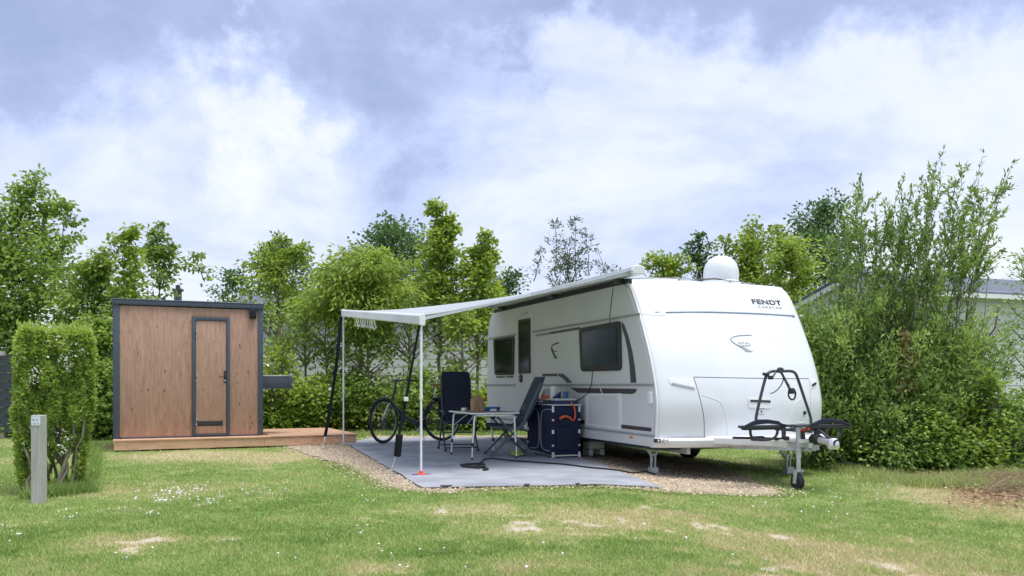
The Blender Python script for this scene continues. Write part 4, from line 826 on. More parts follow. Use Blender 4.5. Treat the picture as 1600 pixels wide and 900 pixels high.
# ---------------------------------------------------------------- CAMPING CHAIRS
def chair(label, loc, rz, cloth, frame, lean=.30, hgt=1.34, w=.58, leafc=None):
    t_ = thing('camping_chair', label, 'chair', loc, rz, 'padded folding chairs at the camping table'); h = w / 2 - .03
    MB().box((0, -.04, .47), (w - .08, .50, .05), Matrix.Rotation(-.06, 3, 'X'), .02).build('seat', cloth, t_, smooth=40)
    n = 9; Vb = MB(); pts = []
    for i in range(n):
        s_ = i / (n - 1); pts.append((.20 + lean * s_ + .03 * math.sin(s_ * PI * 1.5), .48 + (hgt - .48) * s_))
    th = .045; ring = []
    for i, (y, z) in enumerate(pts):
        ww = h + .02 - (.035 if i == n - 1 else 0.0) - (.01 if i == n - 2 else 0); t2 = th * (1 + (.35 if i >= n - 3 else 0))
        ring.append([Vb.bm.verts.new(p) for p in ((-ww, y, z), (-ww * .6, y - t2 * .35, z), (ww * .6, y - t2 * .35, z), (ww, y, z), (ww, y + t2, z + .004), (ww * .6, y + t2 * 1.15, z + .004), (-ww * .6, y + t2 * 1.15, z + .004), (-ww, y + t2, z + .004))])
    for A, B in zip(ring, ring[1:]):
        for k in range(8): Vb.bm.faces.new((A[k], A[(k + 1) % 8], B[(k + 1) % 8], B[k]))
    Vb.bm.faces.new(ring[0][::-1]); Vb.bm.faces.new(ring[-1])
    bk = Vb.build('backrest', cloth, t_, smooth=50, bevel=.012)
    y1, z1 = pts[-2]
    for s in (-1, 1):
        MB().bar((s * (h + .03), -.26, .03), (s * (h + .03), .26, .56), .022, .032).build('leg', frame, t_); MB().bar((s * (h + .055), .36, .03), (s * (h + .055), -.20, .62), .022, .032).build('leg', frame, t_)
        MB().box((s * (h + .03), -.28, .02), (.04, .06, .04), None, .008).build('foot', frame, t_); MB().box((s * (h + .055), .38, .02), (.04, .06, .04), None, .008).build('foot', frame, t_)
        MB().tube(catm([(s * (h + .045), -.26, .60), (s * (h + .045), -.20, .655), (s * (h + .045), .0, .665), (s * (h + .045), .22, .66)], 4), .021, 8).build('armrest', blackpl, t_, smooth=60)
        MB().bar((s * (h + .01), .19, .44), (s * (h + .01), y1 + .02, z1), .022, .035).build('back_frame', frame, t_); MB().bar((s * h, -.28, .455), (s * h, .24, .445), .022, .034).build('seat_frame', frame, t_)
    for yy, zz in ((-.25, .06), (.34, .07), (.02, .30)): MB().bar((-h - .03, yy, zz), (h + .03, yy, zz), .022).build('stretcher', frame, t_)
    return t_
chair('dark navy padded chair behind the table, its backrest face on', (-.90, 14.72, .042), TH - .14, navyd, gunmetal, .22, 1.34, .55)
chair('blue grey padded chair in profile, leaning back beside the kitchen cabinet', (-.10, 13.72, .042), math.radians(-78), slateblue, mat('chair_grey_frame', (.09, .11, .13), .45), .36, 1.24)

# ---------------------------------------------------------------- KITCHEN CABINET
KC = Vector((.625, 13.15, 0)); kit = thing('kitchen_cabinet', 'dark navy fabric camping kitchen cabinet standing against the caravan side', 'camping kitchen', (KC.x, KC.y, .042), TH)
KW, KD, KH = .44, 1.02, .80
MB().b2((-.02, -.02, KH), (KW + .02, KD + .02, KH + .022), .006).build('worktop', tablem, kit); MB().tube([(-.022, -.022, KH + .008), (KW + .022, -.022, KH + .008), (KW + .022, KD + .022, KH + .008), (-.022, KD + .022, KH + .008)], .012, 8, closed=True).build('edge_rail', alu, kit)
MB().b2((.012, .004, .06), (KW - .012, .022, KH - .015), .004).build('side_cloth', navy, kit); MB().b2((.004, .012, .06), (.018, KD / 2 - .01, KH - .015), .004).build('door_cloth', navy, kit); MB().b2((.004, KD / 2 + .01, .06), (.018, KD - .012, KH - .015), .004).build('door_cloth', navy, kit)
MB().b2((KW - .018, .012, .06), (KW - .004, KD - .012, KH - .015), .004).build('back_cloth', navy, kit); MB().b2((.012, KD - .022, .06), (KW - .012, KD - .004, KH - .015), .004).build('side_cloth', navy, kit); MB().b2((.02, .023, .08), (KW - .02, KD - .023, .10)).build('shelf', navy, kit)
for x, y in ((0, 0), (KW, 0), (0, KD), (KW, KD)):
    q = MB().tube([(x, y, .02), (x, y, KH - .001)], .014, 10).build('post', navyd, kit, smooth=50)
    for z in (.19, .40, .58, .745): MB().tube([(x, y, z - (.045 if z > .7 else .03 if z == .40 else .012)), (x, y, z + (.045 if z > .7 else .03 if z == .40 else .012))], .018, 10).build('post_joint', whitepl, q, smooth=50)
    MB().box((x, y, .045), (.04, .04, .09), None, .008).build('post_foot', alu, q)
MB().bar((.02, -.0, .035), (KW - .02, -.0, .035), .02).bar((-.0, .02, .035), (-.0, KD - .02, .035), .012).build('bottom_bar', alu, kit)
pk = MB().prism([(.10, -.03, .50), (.32, -.03, .50), (.34, -.03, .66), (.08, -.03, .66)], (0, .033, 0)).build('pocket', navyd, kit, bevel=.008)
MB().b2((.05, -.035, .12), (KW - .10, .003, .455), .01).build('pocket', navyd, kit)
for a0, s in ((.06, 1), (KD - .06, -1)):
    MB().tube(catm([(-.004, a0, .74), (-.004, a0 + s * .30, .72), (-.004, a0 + s * .40, .60), (-.004, a0 + s * .41, .25), (-.004, a0 + s * .33, .12), (-.004, a0 + s * .05, .10)], 5), .008, 8).build('door_zip_frame', trimgrey, kit, smooth=60)
hs = thing('gas_hose', 'orange gas hose looped over the end of the navy kitchen cabinet', 'hose', (KC.x, KC.y, .042 + KH), TH)
MB().tube(catm([(.27, .10, .05), (.30, .0, .05), (.335, -.045, -.04), (.345, -.055, -.16), (.31, -.055, -.23), (.25, -.05, -.185), (.17, -.048, -.165), (.09, -.048, -.20)], 6), [.013] * 29 + [.020] * 14, 10).build('hose', orange, hs, smooth=70)
KT = .042 + KH + .023
def kpos(x, y, z=0): p = ud(x, y, KC, TH); return (p.x, p.y, KT + z)
st = thing('camping_stove', 'flat black and steel gas stove on the kitchen cabinet', 'stove', kpos(.17, .42), TH)
MB().b2((-.17, -.20, 0), (.17, .34, .055), .008).build('body', blackpl, st, smooth=30); MB().b2((-.175, -.19, .056), (.17, .34, .066), .003).build('top_plate', galv, st)
for y in (-.1, .0, .1): MB().lathe([(0, 0), (.018, 0), (.015, .02), (0, .02)], (-.171, y + .1, .03), 12, Matrix.Rotation(-PI / 2, 3, 'Y')).build('knob', alu, st)
for y in (-.03, .21): MB().lathe([(.03, 0), (.05, .0), (.05, .012), (.03, .012), (.03, 0)], (0, y, .067), 16).build('burner', blackpl, st)
MB().prism([(.06, .345, .06), (.17, .345, .06), (.17, .36, .22), (.06, .36, .22)], (0, .015, 0)).build('wind_shield', trimgrey, st)
c_ = MB().b2((-.19, -.20, 0), (.19, .02, .05), .008).build('storage_tray', mat('navy_plastic', (.02, .03, .12), .4)); c_.location = kpos(.22, .19); c_.rotation_euler = (0, 0, TH); tag(c_, 'flat navy blue tray at the near end of the kitchen cabinet', 'tray')
c_ = MB().b2((-.17, -.19, 0), (.17, .19, .03), .006).build('glass_lid', cream); c_.location = kpos(.23, .21, .051); c_.rotation_euler = (0, 0, TH); tag(c_, 'pale flat lid lying on the navy blue tray', 'lid')
pr = thing('paper_towel_roll', 'white paper towel roll standing upright on the kitchen cabinet', 'paper roll', kpos(.20, .46, .068), 0)
MB().lathe([(.02, 0), (.055, 0), (.055, .20), (.02, .20), (.02, 0)], (0, 0, 0), 24).build('paper', mat('paper_white', (.82, .82, .82), .9, .02), pr, smooth=40); MB().lathe([(.016, 0), (.02, 0), (.02, .19), (.016, .19), (.016, 0)], (0, 0, 0), 12).build('core', brownwood, pr)
c_ = MB().b2((-.04, -.055, 0), (.04, .055, .15), .01).build('white_carton', mat('carton_white', (.72, .73, .74), .7)); c_.location = kpos(.12, .62, .075); c_.rotation_euler = (.0, .5, TH + .4); tag(c_, 'white carton leaning beside the paper towel roll', 'carton')
c_ = MB().prism([(-.08, 0, 0), (.08, 0, 0), (.06, 0, .045), (-.05, 0, .075)], (0, .05, 0)).build('orange_packet', orange, bevel=.006); c_.location = kpos(.10, .50, .068); c_.rotation_euler = (0, 0, TH + .2); tag(c_, 'orange packet at the foot of the paper towel roll', 'packet')
kt = thing('grey_kettle', 'tall grey metal jug at the far end of the kitchen cabinet behind the chair', 'jug', kpos(.06, .88), TH); MB().lathe([(0, 0), (.075, 0), (.07, .18), (.05, .26), (.03, .28), (0, .285)], (0, 0, 0), 20).build('body', galv, kt, smooth=40); MB().tube(catm([(.0, -.06, .24), (0, -.13, .24), (0, -.13, .10), (0, -.07, .06)], 4), .01).build('handle', blackpl, kt, smooth=50)
c_ = MB().lathe([(0, 0), (.035, 0), (.04, .10), (.034, .10), (.03, .01), (0, .01)], (0, 0, 0), 18).build('blue_mug', mat('blue_enamel', (.02, .08, .30), .3), smooth=40); c_.location = kpos(.27, .12, .083); tag(c_, 'blue mug on the pale lid beside the orange hose', 'mug')
c_ = MB().prism([(-.07, 0, 0), (.07, 0, 0), (.07, 0, .10)], (0, .06, 0)).build('navy_box', mat('navy_plastic', (.02, .03, .12), .4)); c_.location = kpos(.17, .24, .083); c_.rotation_euler = (0, 0, TH); tag(c_, 'navy wedge shaped holder between paper roll and blue mug', 'holder')
MBg = MB().lathe([(0, 0), (.03, 0), (.035, .14), (.032, .14), (.028, .006), (0, .006)], (0, 0, 0), 18)
glm = bpy.data.materials.new('clear_glass'); glm.use_nodes = True; gb = glm.node_tree.nodes['Principled BSDF']; gb.inputs['Transmission Weight'].default_value = .9; gb.inputs['Roughness'].default_value = .1; gb.inputs['Base Color'].default_value = (.75, .85, .8, 1)
c_ = MBg.build('bottle_glass', glm, smooth=40); c_.location = kpos(.33, .34, .083); tag(c_, 'clear glass tumbler behind the navy holder on the cabinet', 'glass')
# water container + small stand under the caravan edge
wp_ = CM @ Vector((.30, 2.55, 0)); wc = thing('waste_water_container', 'pale grey waste container just under the caravan skirt behind the cabinet', 'container', (wp_.x, wp_.y, .035), TH)
MB().b2((-.14, -.13, .10), (.14, .13, .23), .03).build('tank', cream, wc, smooth=40); MB().b2((-.14, -.12, .0), (-.06, .12, .10), .01).b2((.06, -.12, .0), (.14, .12, .10), .01).build('stand', galv, wc); MB().lathe([(0, 0), (.04, 0), (.04, .03), (0, .03)], (-.05, -.08, .27), 14).build('cap', bluep, wc)

# ---------------------------------------------------------------- CABLES, SHOES
def cable(name, label, pts, r, m, cat='cable'):
    P_ = catm([(p.x, p.y, zm(p.x, p.y) + r if inpoly(np.array([p.x]), np.array([p.y]), MATP)[0] else float(gz(p.x, p.y)) + .03 + r) for p in pts], 8); o = MB().tube(P_, r, 8).build(name, m, smooth=70); return tag(o, label, cat)
cable('power_cable', 'black power cable lying across the mat from the corner steady', [gnd(*p) for p in ((1023, 738), (1008, 735), (990, 739), (960, 738), (920, 736), (880, 731), (840, 728), (800, 725), (770, 722), (757, 723), (752, 728), (742, 731), (722, 733))], .011, rubber)
cable('coiled_strap', 'loop of black hose dropped on the mat in front of the table', [gnd(*p) for p in ((720, 733), (735, 731.5), (752, 731), (757, 733), (750, 737.5), (735, 736.5), (722, 735), (735, 736), (750, 735), (757, 737), (762, 740), (755, 741))], .016, rubber, 'hose')
for i, (px, py, rz) in enumerate(((804.5, 713, .3), (812, 712, .1))):
    p = gnd(px, py, .042); s_ = thing('slipper', ('left' if i == 0 else 'right') + ' one of two yellow green shoes on the mat beneath the profile chair', 'shoe', (p.x, p.y, .043), rz, 'yellow green shoes under the chair')
    MB().lathe([(0, 0), (.05, .0), (.055, .02), (.04, .07), (.0, .085)], (0, .06, 0), 12).box((0, -.05, .03), (.085, .18, .05), None, .02).build('upper', mat('lime_fabric', (.32, .38, .06), .7), s_, smooth=50); MB().box((0, .0, .008), (.10, .28, .016), None, .006).build('sole', blackpl, s_)

# ---------------------------------------------------------------- BICYCLE
FWp = Vector((-2.42, 16.3, .0)); RWp = Vector((-1.37, 17.05, .0)); dd = FWp - RWp; WB = dd.length; bz = math.atan2(dd.y, dd.x)
K = WB / 1.12; bike = thing('bicycle', 'black step through bicycle with brown saddle parked behind the near pole', 'bicycle', (RWp.x, RWp.y, .045), bz)
WR = .345 * K
def wheel(x, steer, nm):
    R_ = Matrix.Rotation(steer, 3, 'Z'); w_ = [R_ @ Vector((WR * math.cos(a), 0, WR * math.sin(a))) + Vector((x, 0, WR + .02)) for a in np.linspace(0, 2 * PI, 41)[:-1]]
    ty = MB().tube(w_, .024, 10, closed=True).build('tyre', rubber, bike, smooth=60); c_ = Vector((x, 0, WR + .02))
    MB().tube([c_ + (p - c_) * .93 for p in w_], .013, 8, closed=True).build('rim', trimgrey, ty, smooth=60)
    sp_ = MB(); ax = R_ @ Vector((0, 1, 0))
    for k in range(24): a = k * PI / 12; sp_.tube([c_ + ax * (.03 if k % 2 else -.03), c_ + (R_ @ Vector((math.cos(a + .12), 0, math.sin(a + .12)))) * WR * .93], .0022, 4)
    o = sp_.build('spokes', trimgrey, ty); o['kind'] = 'stuff'; MB().tube([c_ - ax * .05, c_ + ax * .05], .03, 12).build('hub', gunmetal, ty, smooth=50)
    fd = [c_ + (R_ @ Vector((math.cos(a), 0, math.sin(a)))) * (WR + .045) for a in (np.linspace(.35, 2.6, 14) if nm == 'front' else np.linspace(-.1, 3.0, 16))]
    MB().tube(fd, .014, 6).build('mudguard', blackpl, ty, smooth=60)
wheel(0, 0, 'rear'); wheel(WB, .42, 'front')
k_ = K; bb_ = Vector((.45 * k_, 0, .30 * k_)); hd = Vector((WB - .20 * k_, 0, .86 * k_)); hl = Vector((WB - .13 * k_, 0, .66 * k_)); sc_ = Vector((.20 * k_, 0, .60 * k_)); sd_ = Vector((.13 * k_, 0, .92 * k_))
MB().tube([hl, (WB - .42 * k_, 0, .40 * k_), bb_], [.034, .038, .04], 12).build('down_tube', gunmetal, bike, smooth=60); MB().tube([hd, hl], .026, 10).build('head_tube', gunmetal, bike, smooth=60); MB().tube([bb_, sc_], .02, 10).build('seat_tube', gunmetal, bike, smooth=60); MB().tube([sc_, sd_], .014, 10).build('seat_post', alu, bike, smooth=60)
R_ = Matrix.Rotation(.42, 3, 'Z')
for s in (-1, 1):
    MB().tube([hl + Vector((.01, 0, 0)), hl + R_ @ Vector((.02, s * .05, -.05)), Vector((WB, 0, WR + .02)) + R_ @ Vector((0, s * .055, 0))], .014, 8).build('fork_blade', alu if s < 0 else gunmetal, bike, smooth=60)
    MB().tube([(0, s * .06, WR + .02), bb_ + Vector((0, s * .03, 0))], .010).tube([(0, s * .06, WR + .02), sc_ + Vector((0, s * .02, 0))], .008).build('stay', gunmetal, bike)
    MB().tube([hd + Vector((-.03, s * .03, .16)), hd + Vector((-.02, s * .16, .20)), hd + Vector((-.12, s * .27, .21)), hd + Vector((-.26, s * .30, .19))], .013, 8).build('handlebar', gunmetal, bike, smooth=60)
    MB().tube([hd + Vector((-.16, s * .285, .205)), hd + Vector((-.29, s * .31, .185))], .019, 10).build('grip', blackpl, bike)
    MB().tube([bb_ + Vector((0, s * .07, 0)), bb_ + Vector((s * .09, s * .075, -.13 * s))], .009).box(bb_ + Vector((s * .10, s * .12, -.135 * s)), (.09, .08, .02)).build('crank', alu, bike)
MB().tube([hd, hd + Vector((-.03, 0, .16)), hd + Vector((-.0, 0, .19))], .017, 10).build('stem', gunmetal, bike, smooth=60)
MB().prism([(sd_.x - .14, -.09, sd_.z + .03), (sd_.x - .14, .09, sd_.z + .03), (sd_.x - .02, .06, sd_.z + .03), (sd_.x + .15, .02, sd_.z + .025), (sd_.x + .15, -.02, sd_.z + .025), (sd_.x - .02, -.06, sd_.z + .03)], (0, 0, .045)).build('saddle', saddlem, bike, bevel=.018)
MB().box(bb_ + Vector((0, 0, -.01)), (.17, .10, .15), None, .03).build('motor', blackpl, bike, smooth=40); MB().box((.05 * k_, 0, .72 * k_), (.36, .10, .05), None, .015).build('battery', blackpl, bike)
MB().tube([(-.22, .05, .78 * k_), (.22, .05, .78 * k_), (.22, -.05, .78 * k_), (-.22, -.05, .78 * k_)], .007, 6, closed=True).tube([(-.1, .06, .78 * k_), (0, .06, WR)], .006).tube([(-.1, -.06, .78 * k_), (0, -.06, WR)], .006).build('luggage_rack', blackpl, bike)
MB().box((.0, .13, .57 * k_), (.30, .12, .34), Matrix.Rotation(.05, 3, 'Y'), .03).build('pannier_bag', mat('pouch_black', (.010, .012, .014), .85, spec=.2), bike); MB().tube(catm([tuple(bb_ + Vector((.0, .06, 0))), (.2, .065, WR * .92), (0, .065, WR - .04), (-.05, .065, WR + .03), (.2, .065, WR + .08), tuple(bb_ + Vector((.05, .06, .06)))], 4), .010).build('chain_guard', blackpl, bike)
MB().tube([bb_ + Vector((-.08, -.04, -.03)), (.30, -.20, .0)], .010).build('kickstand', alu, bike); MB().lathe([(0, 0), (.03, 0), (.035, .04), (0, .045)], hl + Vector((.06, 0, .12)), 12, Matrix.Rotation(PI / 2, 3, 'Y')).build('headlamp', alu, bike)

# ---------------------------------------------------------------- BOLLARD POST
pp = gnd(61, 787); post = thing('pitch_post', 'weathered wooden pitch marker post with small white plate by the hedge', 'post', (pp.x, pp.y, 0), .06)
MB().b2((-.055, -.05, -.05), (.055, .05, .875), .006).build('post_body', greywood, post); plt = MB().prism([(a, -.052, b_) for a, b_ in rpoly([(-.048, .775), (.038, .775), (.038, .862), (-.048, .862)], .012)], (0, -.005, 0)).build('number_plate', mat('plate_white', (.70, .75, .80), .4, .02), post)
pm = mat('plate_print', (.30, .38, .50), .5)
for x, z, w_, h_ in ((-.034, .832, .006, .022), (-.022, .832, .006, .022), (-.028, .840, .012, .004), (.002, .838, .016, .004), (.010, .830, .004, .014), (.004, .822, .004, .008)): MB().b2((x, -.0595, z - h_ / 2), (x + w_, -.0572, z + h_ / 2)).build('digit_stroke', pm, plt)
for x, w_ in ((-.024, .020), (.010, .014)): MB().b2((x, -.0595, .790), (x + w_, -.0572, .799)).build('print_block', pm, plt)

# ---------------------------------------------------------------- HOUSES BEHIND
sidm = mat('white_siding', (.62, .63, .64), .6, .03, 1.5); sidd = mat('cream_siding', (.60, .59, .55), .6, .04, 1.5)
def chalet(label, C0, th, w, dpt, eave, rise, sm, pitch=.24, wins=(), verge=True, front_boards=True, z0=.42):
    t_ = thing('mobile_home', label, 'mobile home', (C0[0], C0[1], 0), th); nb = int((eave - z0) / pitch)
    MB().b2((.03, .03, .0), (w - .03, dpt - .03, z0 - .005)).build('plinth', mat('plinth_grey', (.20, .20, .19), .9), t_)
    MB().prism([(.02, .02, z0), (w - .02, .02, z0), (w - .02, .02, eave - .03), (.02, .02, eave - .03)], (0, dpt - .04, 0)).build('wall', sm, t_)
    MB().prism([(.02, .021, eave - .029), (.02, dpt - .021, eave - .029), (.02, dpt / 2, eave + rise - .05)], (w - .04, 0, 0)).build('gable', sm, t_)
    bm0 = None
    for k in range(nb):
        z = z0 + k * pitch
        o = MB().prism([(.0, -.012, z), (.0, -.004, z + pitch - .012), (.0, .019, z + pitch - .012), (.0, .019, z)], (w, 0, 0)).build('siding_board', sm, t_)
        o = MB().prism([(-.012, 0, z), (-.004, 0, z + pitch - .012), (.019, 0, z + pitch - .012), (.019, 0, z)], (0, dpt, 0)).build('siding_board', sm, t_)
    k = nb; z = z0 + nb * pitch
    while z < eave + rise - .1:
        f_ = (z - eave) / rise if z > eave else 0; y0 = dpt / 2 * max(f_, 0) + .02; MB().prism([(-.012, y0, z), (-.004, y0 + .08, z + pitch - .012), (.019, y0 + .08, z + pitch - .012), (.019, y0, z)], (0, dpt - 2 * y0, 0)).build('siding_board', sm, t_); z += pitch
    e = .22
    for sgn in (0, 1):
        y_e = -e if sgn == 0 else dpt + e; z_e = eave - e * rise / (dpt / 2)
        rf = MB().prism([(-e, y_e, z_e), (-e, dpt / 2, eave + rise), (-e, dpt / 2, eave + rise + .06), (-e, y_e, z_e + .06)], (w + 2 * e, 0, 0)).build('roof', roofslate, t_)
        n_ = 7
        for j in range(1, n_): # tile courses
            f_ = j / n_; yy = lerp(y_e, dpt / 2, f_); zz = lerp(z_e, eave + rise, f_) + .062; MB().prism([(-e, yy, zz), (-e, yy + (.03 if sgn == 0 else -.03), zz + .03), (-e, yy + (.05 if sgn == 0 else -.05), zz + .014)], (w + 2 * e, 0, 0)).build('tile_course', roofslate, rf)
        MB().prism([(-e - .02, y_e, z_e - .13), (-e - .02, dpt / 2, eave + rise - .13), (-e - .02, dpt / 2, eave + rise - .005), (-e - .02, y_e, z_e - .005)], (.05, 0, 0)).build('verge_board', sm, t_)
        MB().prism([(-e - .03, y_e, z_e), (-e - .03, dpt / 2, eave + rise + .005), (-e - .03, dpt / 2, eave + rise + .075), (-e - .03, y_e, z_e + .075)], (.028, 0, 0)).build('verge_cap', slate, t_)
    MB().b2((-e, -e - .07, eave - e * rise / (dpt / 2) - .09), (w + e, -e - .003, eave - e * rise / (dpt / 2) + .01)).build('gutter', whitepl, t_)
    for x0, x1, z1, z2 in wins:
        f_ = MB().b2((x0, -.04, z1), (x1, -.015, z2)).build('window', whitepl, t_); MB().b2((x0 + .06, -.048, z1 + .06), (x1 - .06, -.041, z2 - .06)).build('pane', darkglass, f_); MB().b2(((x0 + x1) / 2 - .02, -.054, z1 + .06), ((x0 + x1) / 2 + .02, -.049, z2 - .06)).build('mullion', whitepl, f_)
    return t_
chalet('white boarded mobile home with grey roof at the right edge behind the willow', (9.2, 19.0), TH, 9.0, 4.3, 3.22, .62, sidm, .235, ((6.3, 7.6, 1.3, 2.5),))
chalet('white boarded mobile home behind the trees between the cabin and the awning', (-8.2, 26.0), math.radians(8), 11.0, 4.4, 3.35, .62, sidm, .25, ((8.9, 10.1, 1.3, 2.4),))
chalet('white mobile home seen past the rear of the caravan', (3.6, 30.0), math.radians(8), 9.0, 4.4, 3.2, .6, sidd, .25, ((1.0, 2.2, 1.3, 2.4),))
ch = thing('flue_pipe', 'dark chimney cowl rising above the cabin roof behind the slim tree', 'chimney', tuple(ud(1.0, 2.0, (-8.2, 26.0), math.radians(8)).xy) + (3.8,), 0); o = MB().b2((-.16, -.14, -.3), (.16, .14, .42), .01).build('stack', slate, ch); MB().b2((-.24, -.2, .42), (.24, .2, .52), .01).build('cowl', gunmetal, ch); MB().lathe([(0, 0), (.12, 0), (.12, .14), (0, .18)], (0, 0, .52), 12).build('pot', gunmetal, ch)
ch.scale = (.6, .6, .8); ch.location.x = atY(278, 440, 27.5).x; ch.location.y = 27.5; ch.location.z = 3.75
# slatted fence at far left
fn = thing('slatted_fence', 'dark slatted fence behind the clipped hedge at the left edge', 'fence', (-12.6, 18.2, 0), .1)
for k in range(9):
    if k == 0: s0 = MB().b2((0, -.012, 0), (3.3, .012, .165), .003).build('slat', mat('dark_fence_slat', (.045, .055, .07), .7, .2, 4), fn); s_ = s0
    else: s_ = s0.copy(); COL.objects.link(s_); s_.parent = fn
    s_.location = (0, .003 * (k % 2), .12 + k * .185)
for x in (.3, 1.7, 3.15): MB().b2((x, .02, 0), (x + .09, .10, 1.85), .004).build('fence_post', greywood, fn)

# ---------------------------------------------------------------- TREES AND SHRUBS
def limb(m_, a, b_, r0, r1, wob=.06, n=6, seg=6):
    a = np.array(a, float); b_ = np.array(b_, float); L = np.linalg.norm(b_ - a); P_ = []
    for i in range(n + 1):
        t_ = i / n; p = a + (b_ - a) * t_; p = p + rng.normal(0, wob * L / n, 3) * (0 < i < n); P_.append(tuple(p))
    m_.tube(P_, [lerp(r0, r1, i / n) for i in range(n + 1)], seg); return P_
SHAPES = {'spire': lambda t: (1 - t) ** .75 * (.35 + .65 * min(1, t * 4)) + .05, 'dome': lambda t: math.sqrt(max(0, 1 - (max(t, 0) * 1.02 - .12) ** 2 * 1.15)) if t < .97 else .15, 'egg': lambda t: math.sin(PI * min(1, .12 + .86 * t)) ** .75 + .05, 'bush': lambda t: (1 - t ** 2.2) ** .6 * .9 + .1, 'vase': lambda t: .35 + .65 * t if t < .8 else 1.0 - (t - .8) * 3.2}
def tree(name, label, cat, px, Y, top, rad, base=.6, shape='egg', nl=8000, leaf=(.10, .065), lm=None, nbr=40, droop=.3, clump=.20, trunk=.07, stems=1, upsweep=.35, group=None, lean=(0, 0), bk=None, sprigs=6, z0=None, spread=0.0, fill=.30, yellow=0.0, shoots=()):
    x0 = (px - 800) / F * Y; zt = HC + (HORY - top) / F * Y; zg = float(gz(x0, Y)) if z0 is None else z0; H = zt - zg
    t_ = thing(name, label, cat, (x0, Y, zg), 0, group); tm = MB(); PP = []; DDs = []; sh = SHAPES[shape]; WT = []
    ax = np.array([lean[0], lean[1], 0.0])
    for s in range(stems):
        bx_ = rng.normal(0, spread or .12, 2) if stems > 1 else (0, 0); tb = (bx_[0], bx_[1], -.05); tt = (bx_[0] * .6 + ax[0], bx_[1] * .6 + ax[1], H * (.97 if s == 0 else rng.uniform(.72, .95)))
        limb(tm, tb, tt, trunk / math.sqrt(stems), .008, .05, 9, 8)
    for i in range(nbr):
        t2 = (i + rng.uniform(0, 1)) / nbr; h1 = base + (H - base) * t2; az = i * 2.39996 + rng.normal(0, .4); r = rad * sh(t2) * rng.uniform(.68, 1.12)
        h0 = max(.15, h1 - r * (upsweep + .25)) ; frac = h0 / H; st_ = np.array([ax[0] * frac, ax[1] * frac, h0]); en = np.array([ax[0] * h1 / H + math.cos(az) * r, ax[1] * h1 / H + math.sin(az) * r, h1 + r * upsweep * .3])
        pl = limb(tm, st_, en, .012 + .014 * (1 - t2) * trunk / .07, .004, .12, 5, 5)
        L = np.linalg.norm(en - st_); k = max(2, int(L / .22))
        for j in range(k):
            f_ = rng.uniform(.30, 1.02); c_ = st_ + (en - st_) * f_ + rng.normal(0, clump * .45, 3); PP.append(c_); DDs.append(unit(en - st_)); WT.append(1.0)
    for i in range(sprigs): # protruding leafy shoots near the top
        az = rng.uniform(0, 6.28); t2 = rng.uniform(.72, 1.0); r = rad * sh(t2) * .75; h1 = base + (H - base) * t2; a = np.array([ax[0] * h1 / H + math.cos(az) * r * .6, ax[1] * h1 / H + math.sin(az) * r * .6, h1 * .94]); e = a + np.array([math.cos(az) * .18, math.sin(az) * .18, rng.uniform(.3, .6)]) * (.5 + H / 8)
        if i == 0: a = np.array([ax[0] * .9, ax[1] * .9, H * .85]); e = np.array([ax[0], ax[1], H])
        limb(tm, a, e, .009, .004, .1, 4, 5)
        for j in range(7): PP.append(a + (e - a) * (j / 6)); DDs.append(unit(e - a)); WT.append(.55)
    for spx, stop, sbot, bow in shoots:   # named leaders that stand clear of the crown
        a = atY(spx - bow, sbot, Y) - Vector((x0, Y, zg)); e = atY(spx, stop, Y) - Vector((x0, Y, zg)); a = np.array(a[:]); e = np.array(e[:]); Ls = np.linalg.norm(e - a); limb(tm, a, e, .016, .005, .08, 6, 6)
        for j in range(int(Ls / .085)):
            f_ = rng.uniform(.05, 1); az = rng.uniform(0, 6.28); ln_ = (1.05 - f_) * .42 + .08; b1 = a + (e - a) * f_; b2_ = b1 + np.array([math.cos(az), math.sin(az), .35]) * ln_
            if ln_ > .16: limb(tm, b1, b2_, .006, .003, .1, 3, 4)
            for q_ in np.linspace(.3, 1, 3): PP.append(b1 + (b2_ - b1) * q_); DDs.append(unit(b2_ - b1)); WT.append(.32)
    tm.build('trunk', bk or bark, t_, smooth=60)
    C_ = np.array(PP); Dd = np.array(DDs); WT = np.array(WT); k = rng.choice(len(C_), nl, p=WT / WT.sum()); sg = clump * (.45 + .8 * rng.uniform(0, 1, len(C_))); off = np.clip(rng.normal(0, 1, (nl, 3)), -1.7, 1.7); off *= (sg[k] * np.where(WT[k] < .9, .45, 1.08))[:, None]; off[:, 2] = off[:, 2] * .42 - .35 * np.hypot(off[:, 0], off[:, 1])
    P_ = C_[k] + off; P_[:, 2] = np.maximum(P_[:, 2], .05)
    if 20 < Y < 26 and -6.5 < x0 < -.1:   # bare stems between the undergrowth and the crowns
        zz = P_[:, 2]; win = sstep((zz - 1.15) / .3) * (1 - sstep((zz - 2.65) / .5)); gp = fbm(P_[:, 0] + x0 + 40, zz * .9 + 7, .55, 63, 3)
        kp = rng.uniform(0, 1, nl) > win * np.clip((gp - .36) * 6.0, 0.05, .88); P_, off, k = P_[kp], off[kp], k[kp]; nl = len(P_)
    A_ = Dd[k] * .6 + unit(off) * .9 + rng.normal(0, .45, (nl, 3)); A_[:, 2] -= droop
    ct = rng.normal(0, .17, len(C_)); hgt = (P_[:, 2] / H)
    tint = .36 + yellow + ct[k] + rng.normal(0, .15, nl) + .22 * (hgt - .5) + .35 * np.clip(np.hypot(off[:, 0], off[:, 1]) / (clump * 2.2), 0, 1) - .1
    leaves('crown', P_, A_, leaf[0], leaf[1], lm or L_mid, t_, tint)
    return t_
bgl = 'trees and tall shrubs behind the pitch'
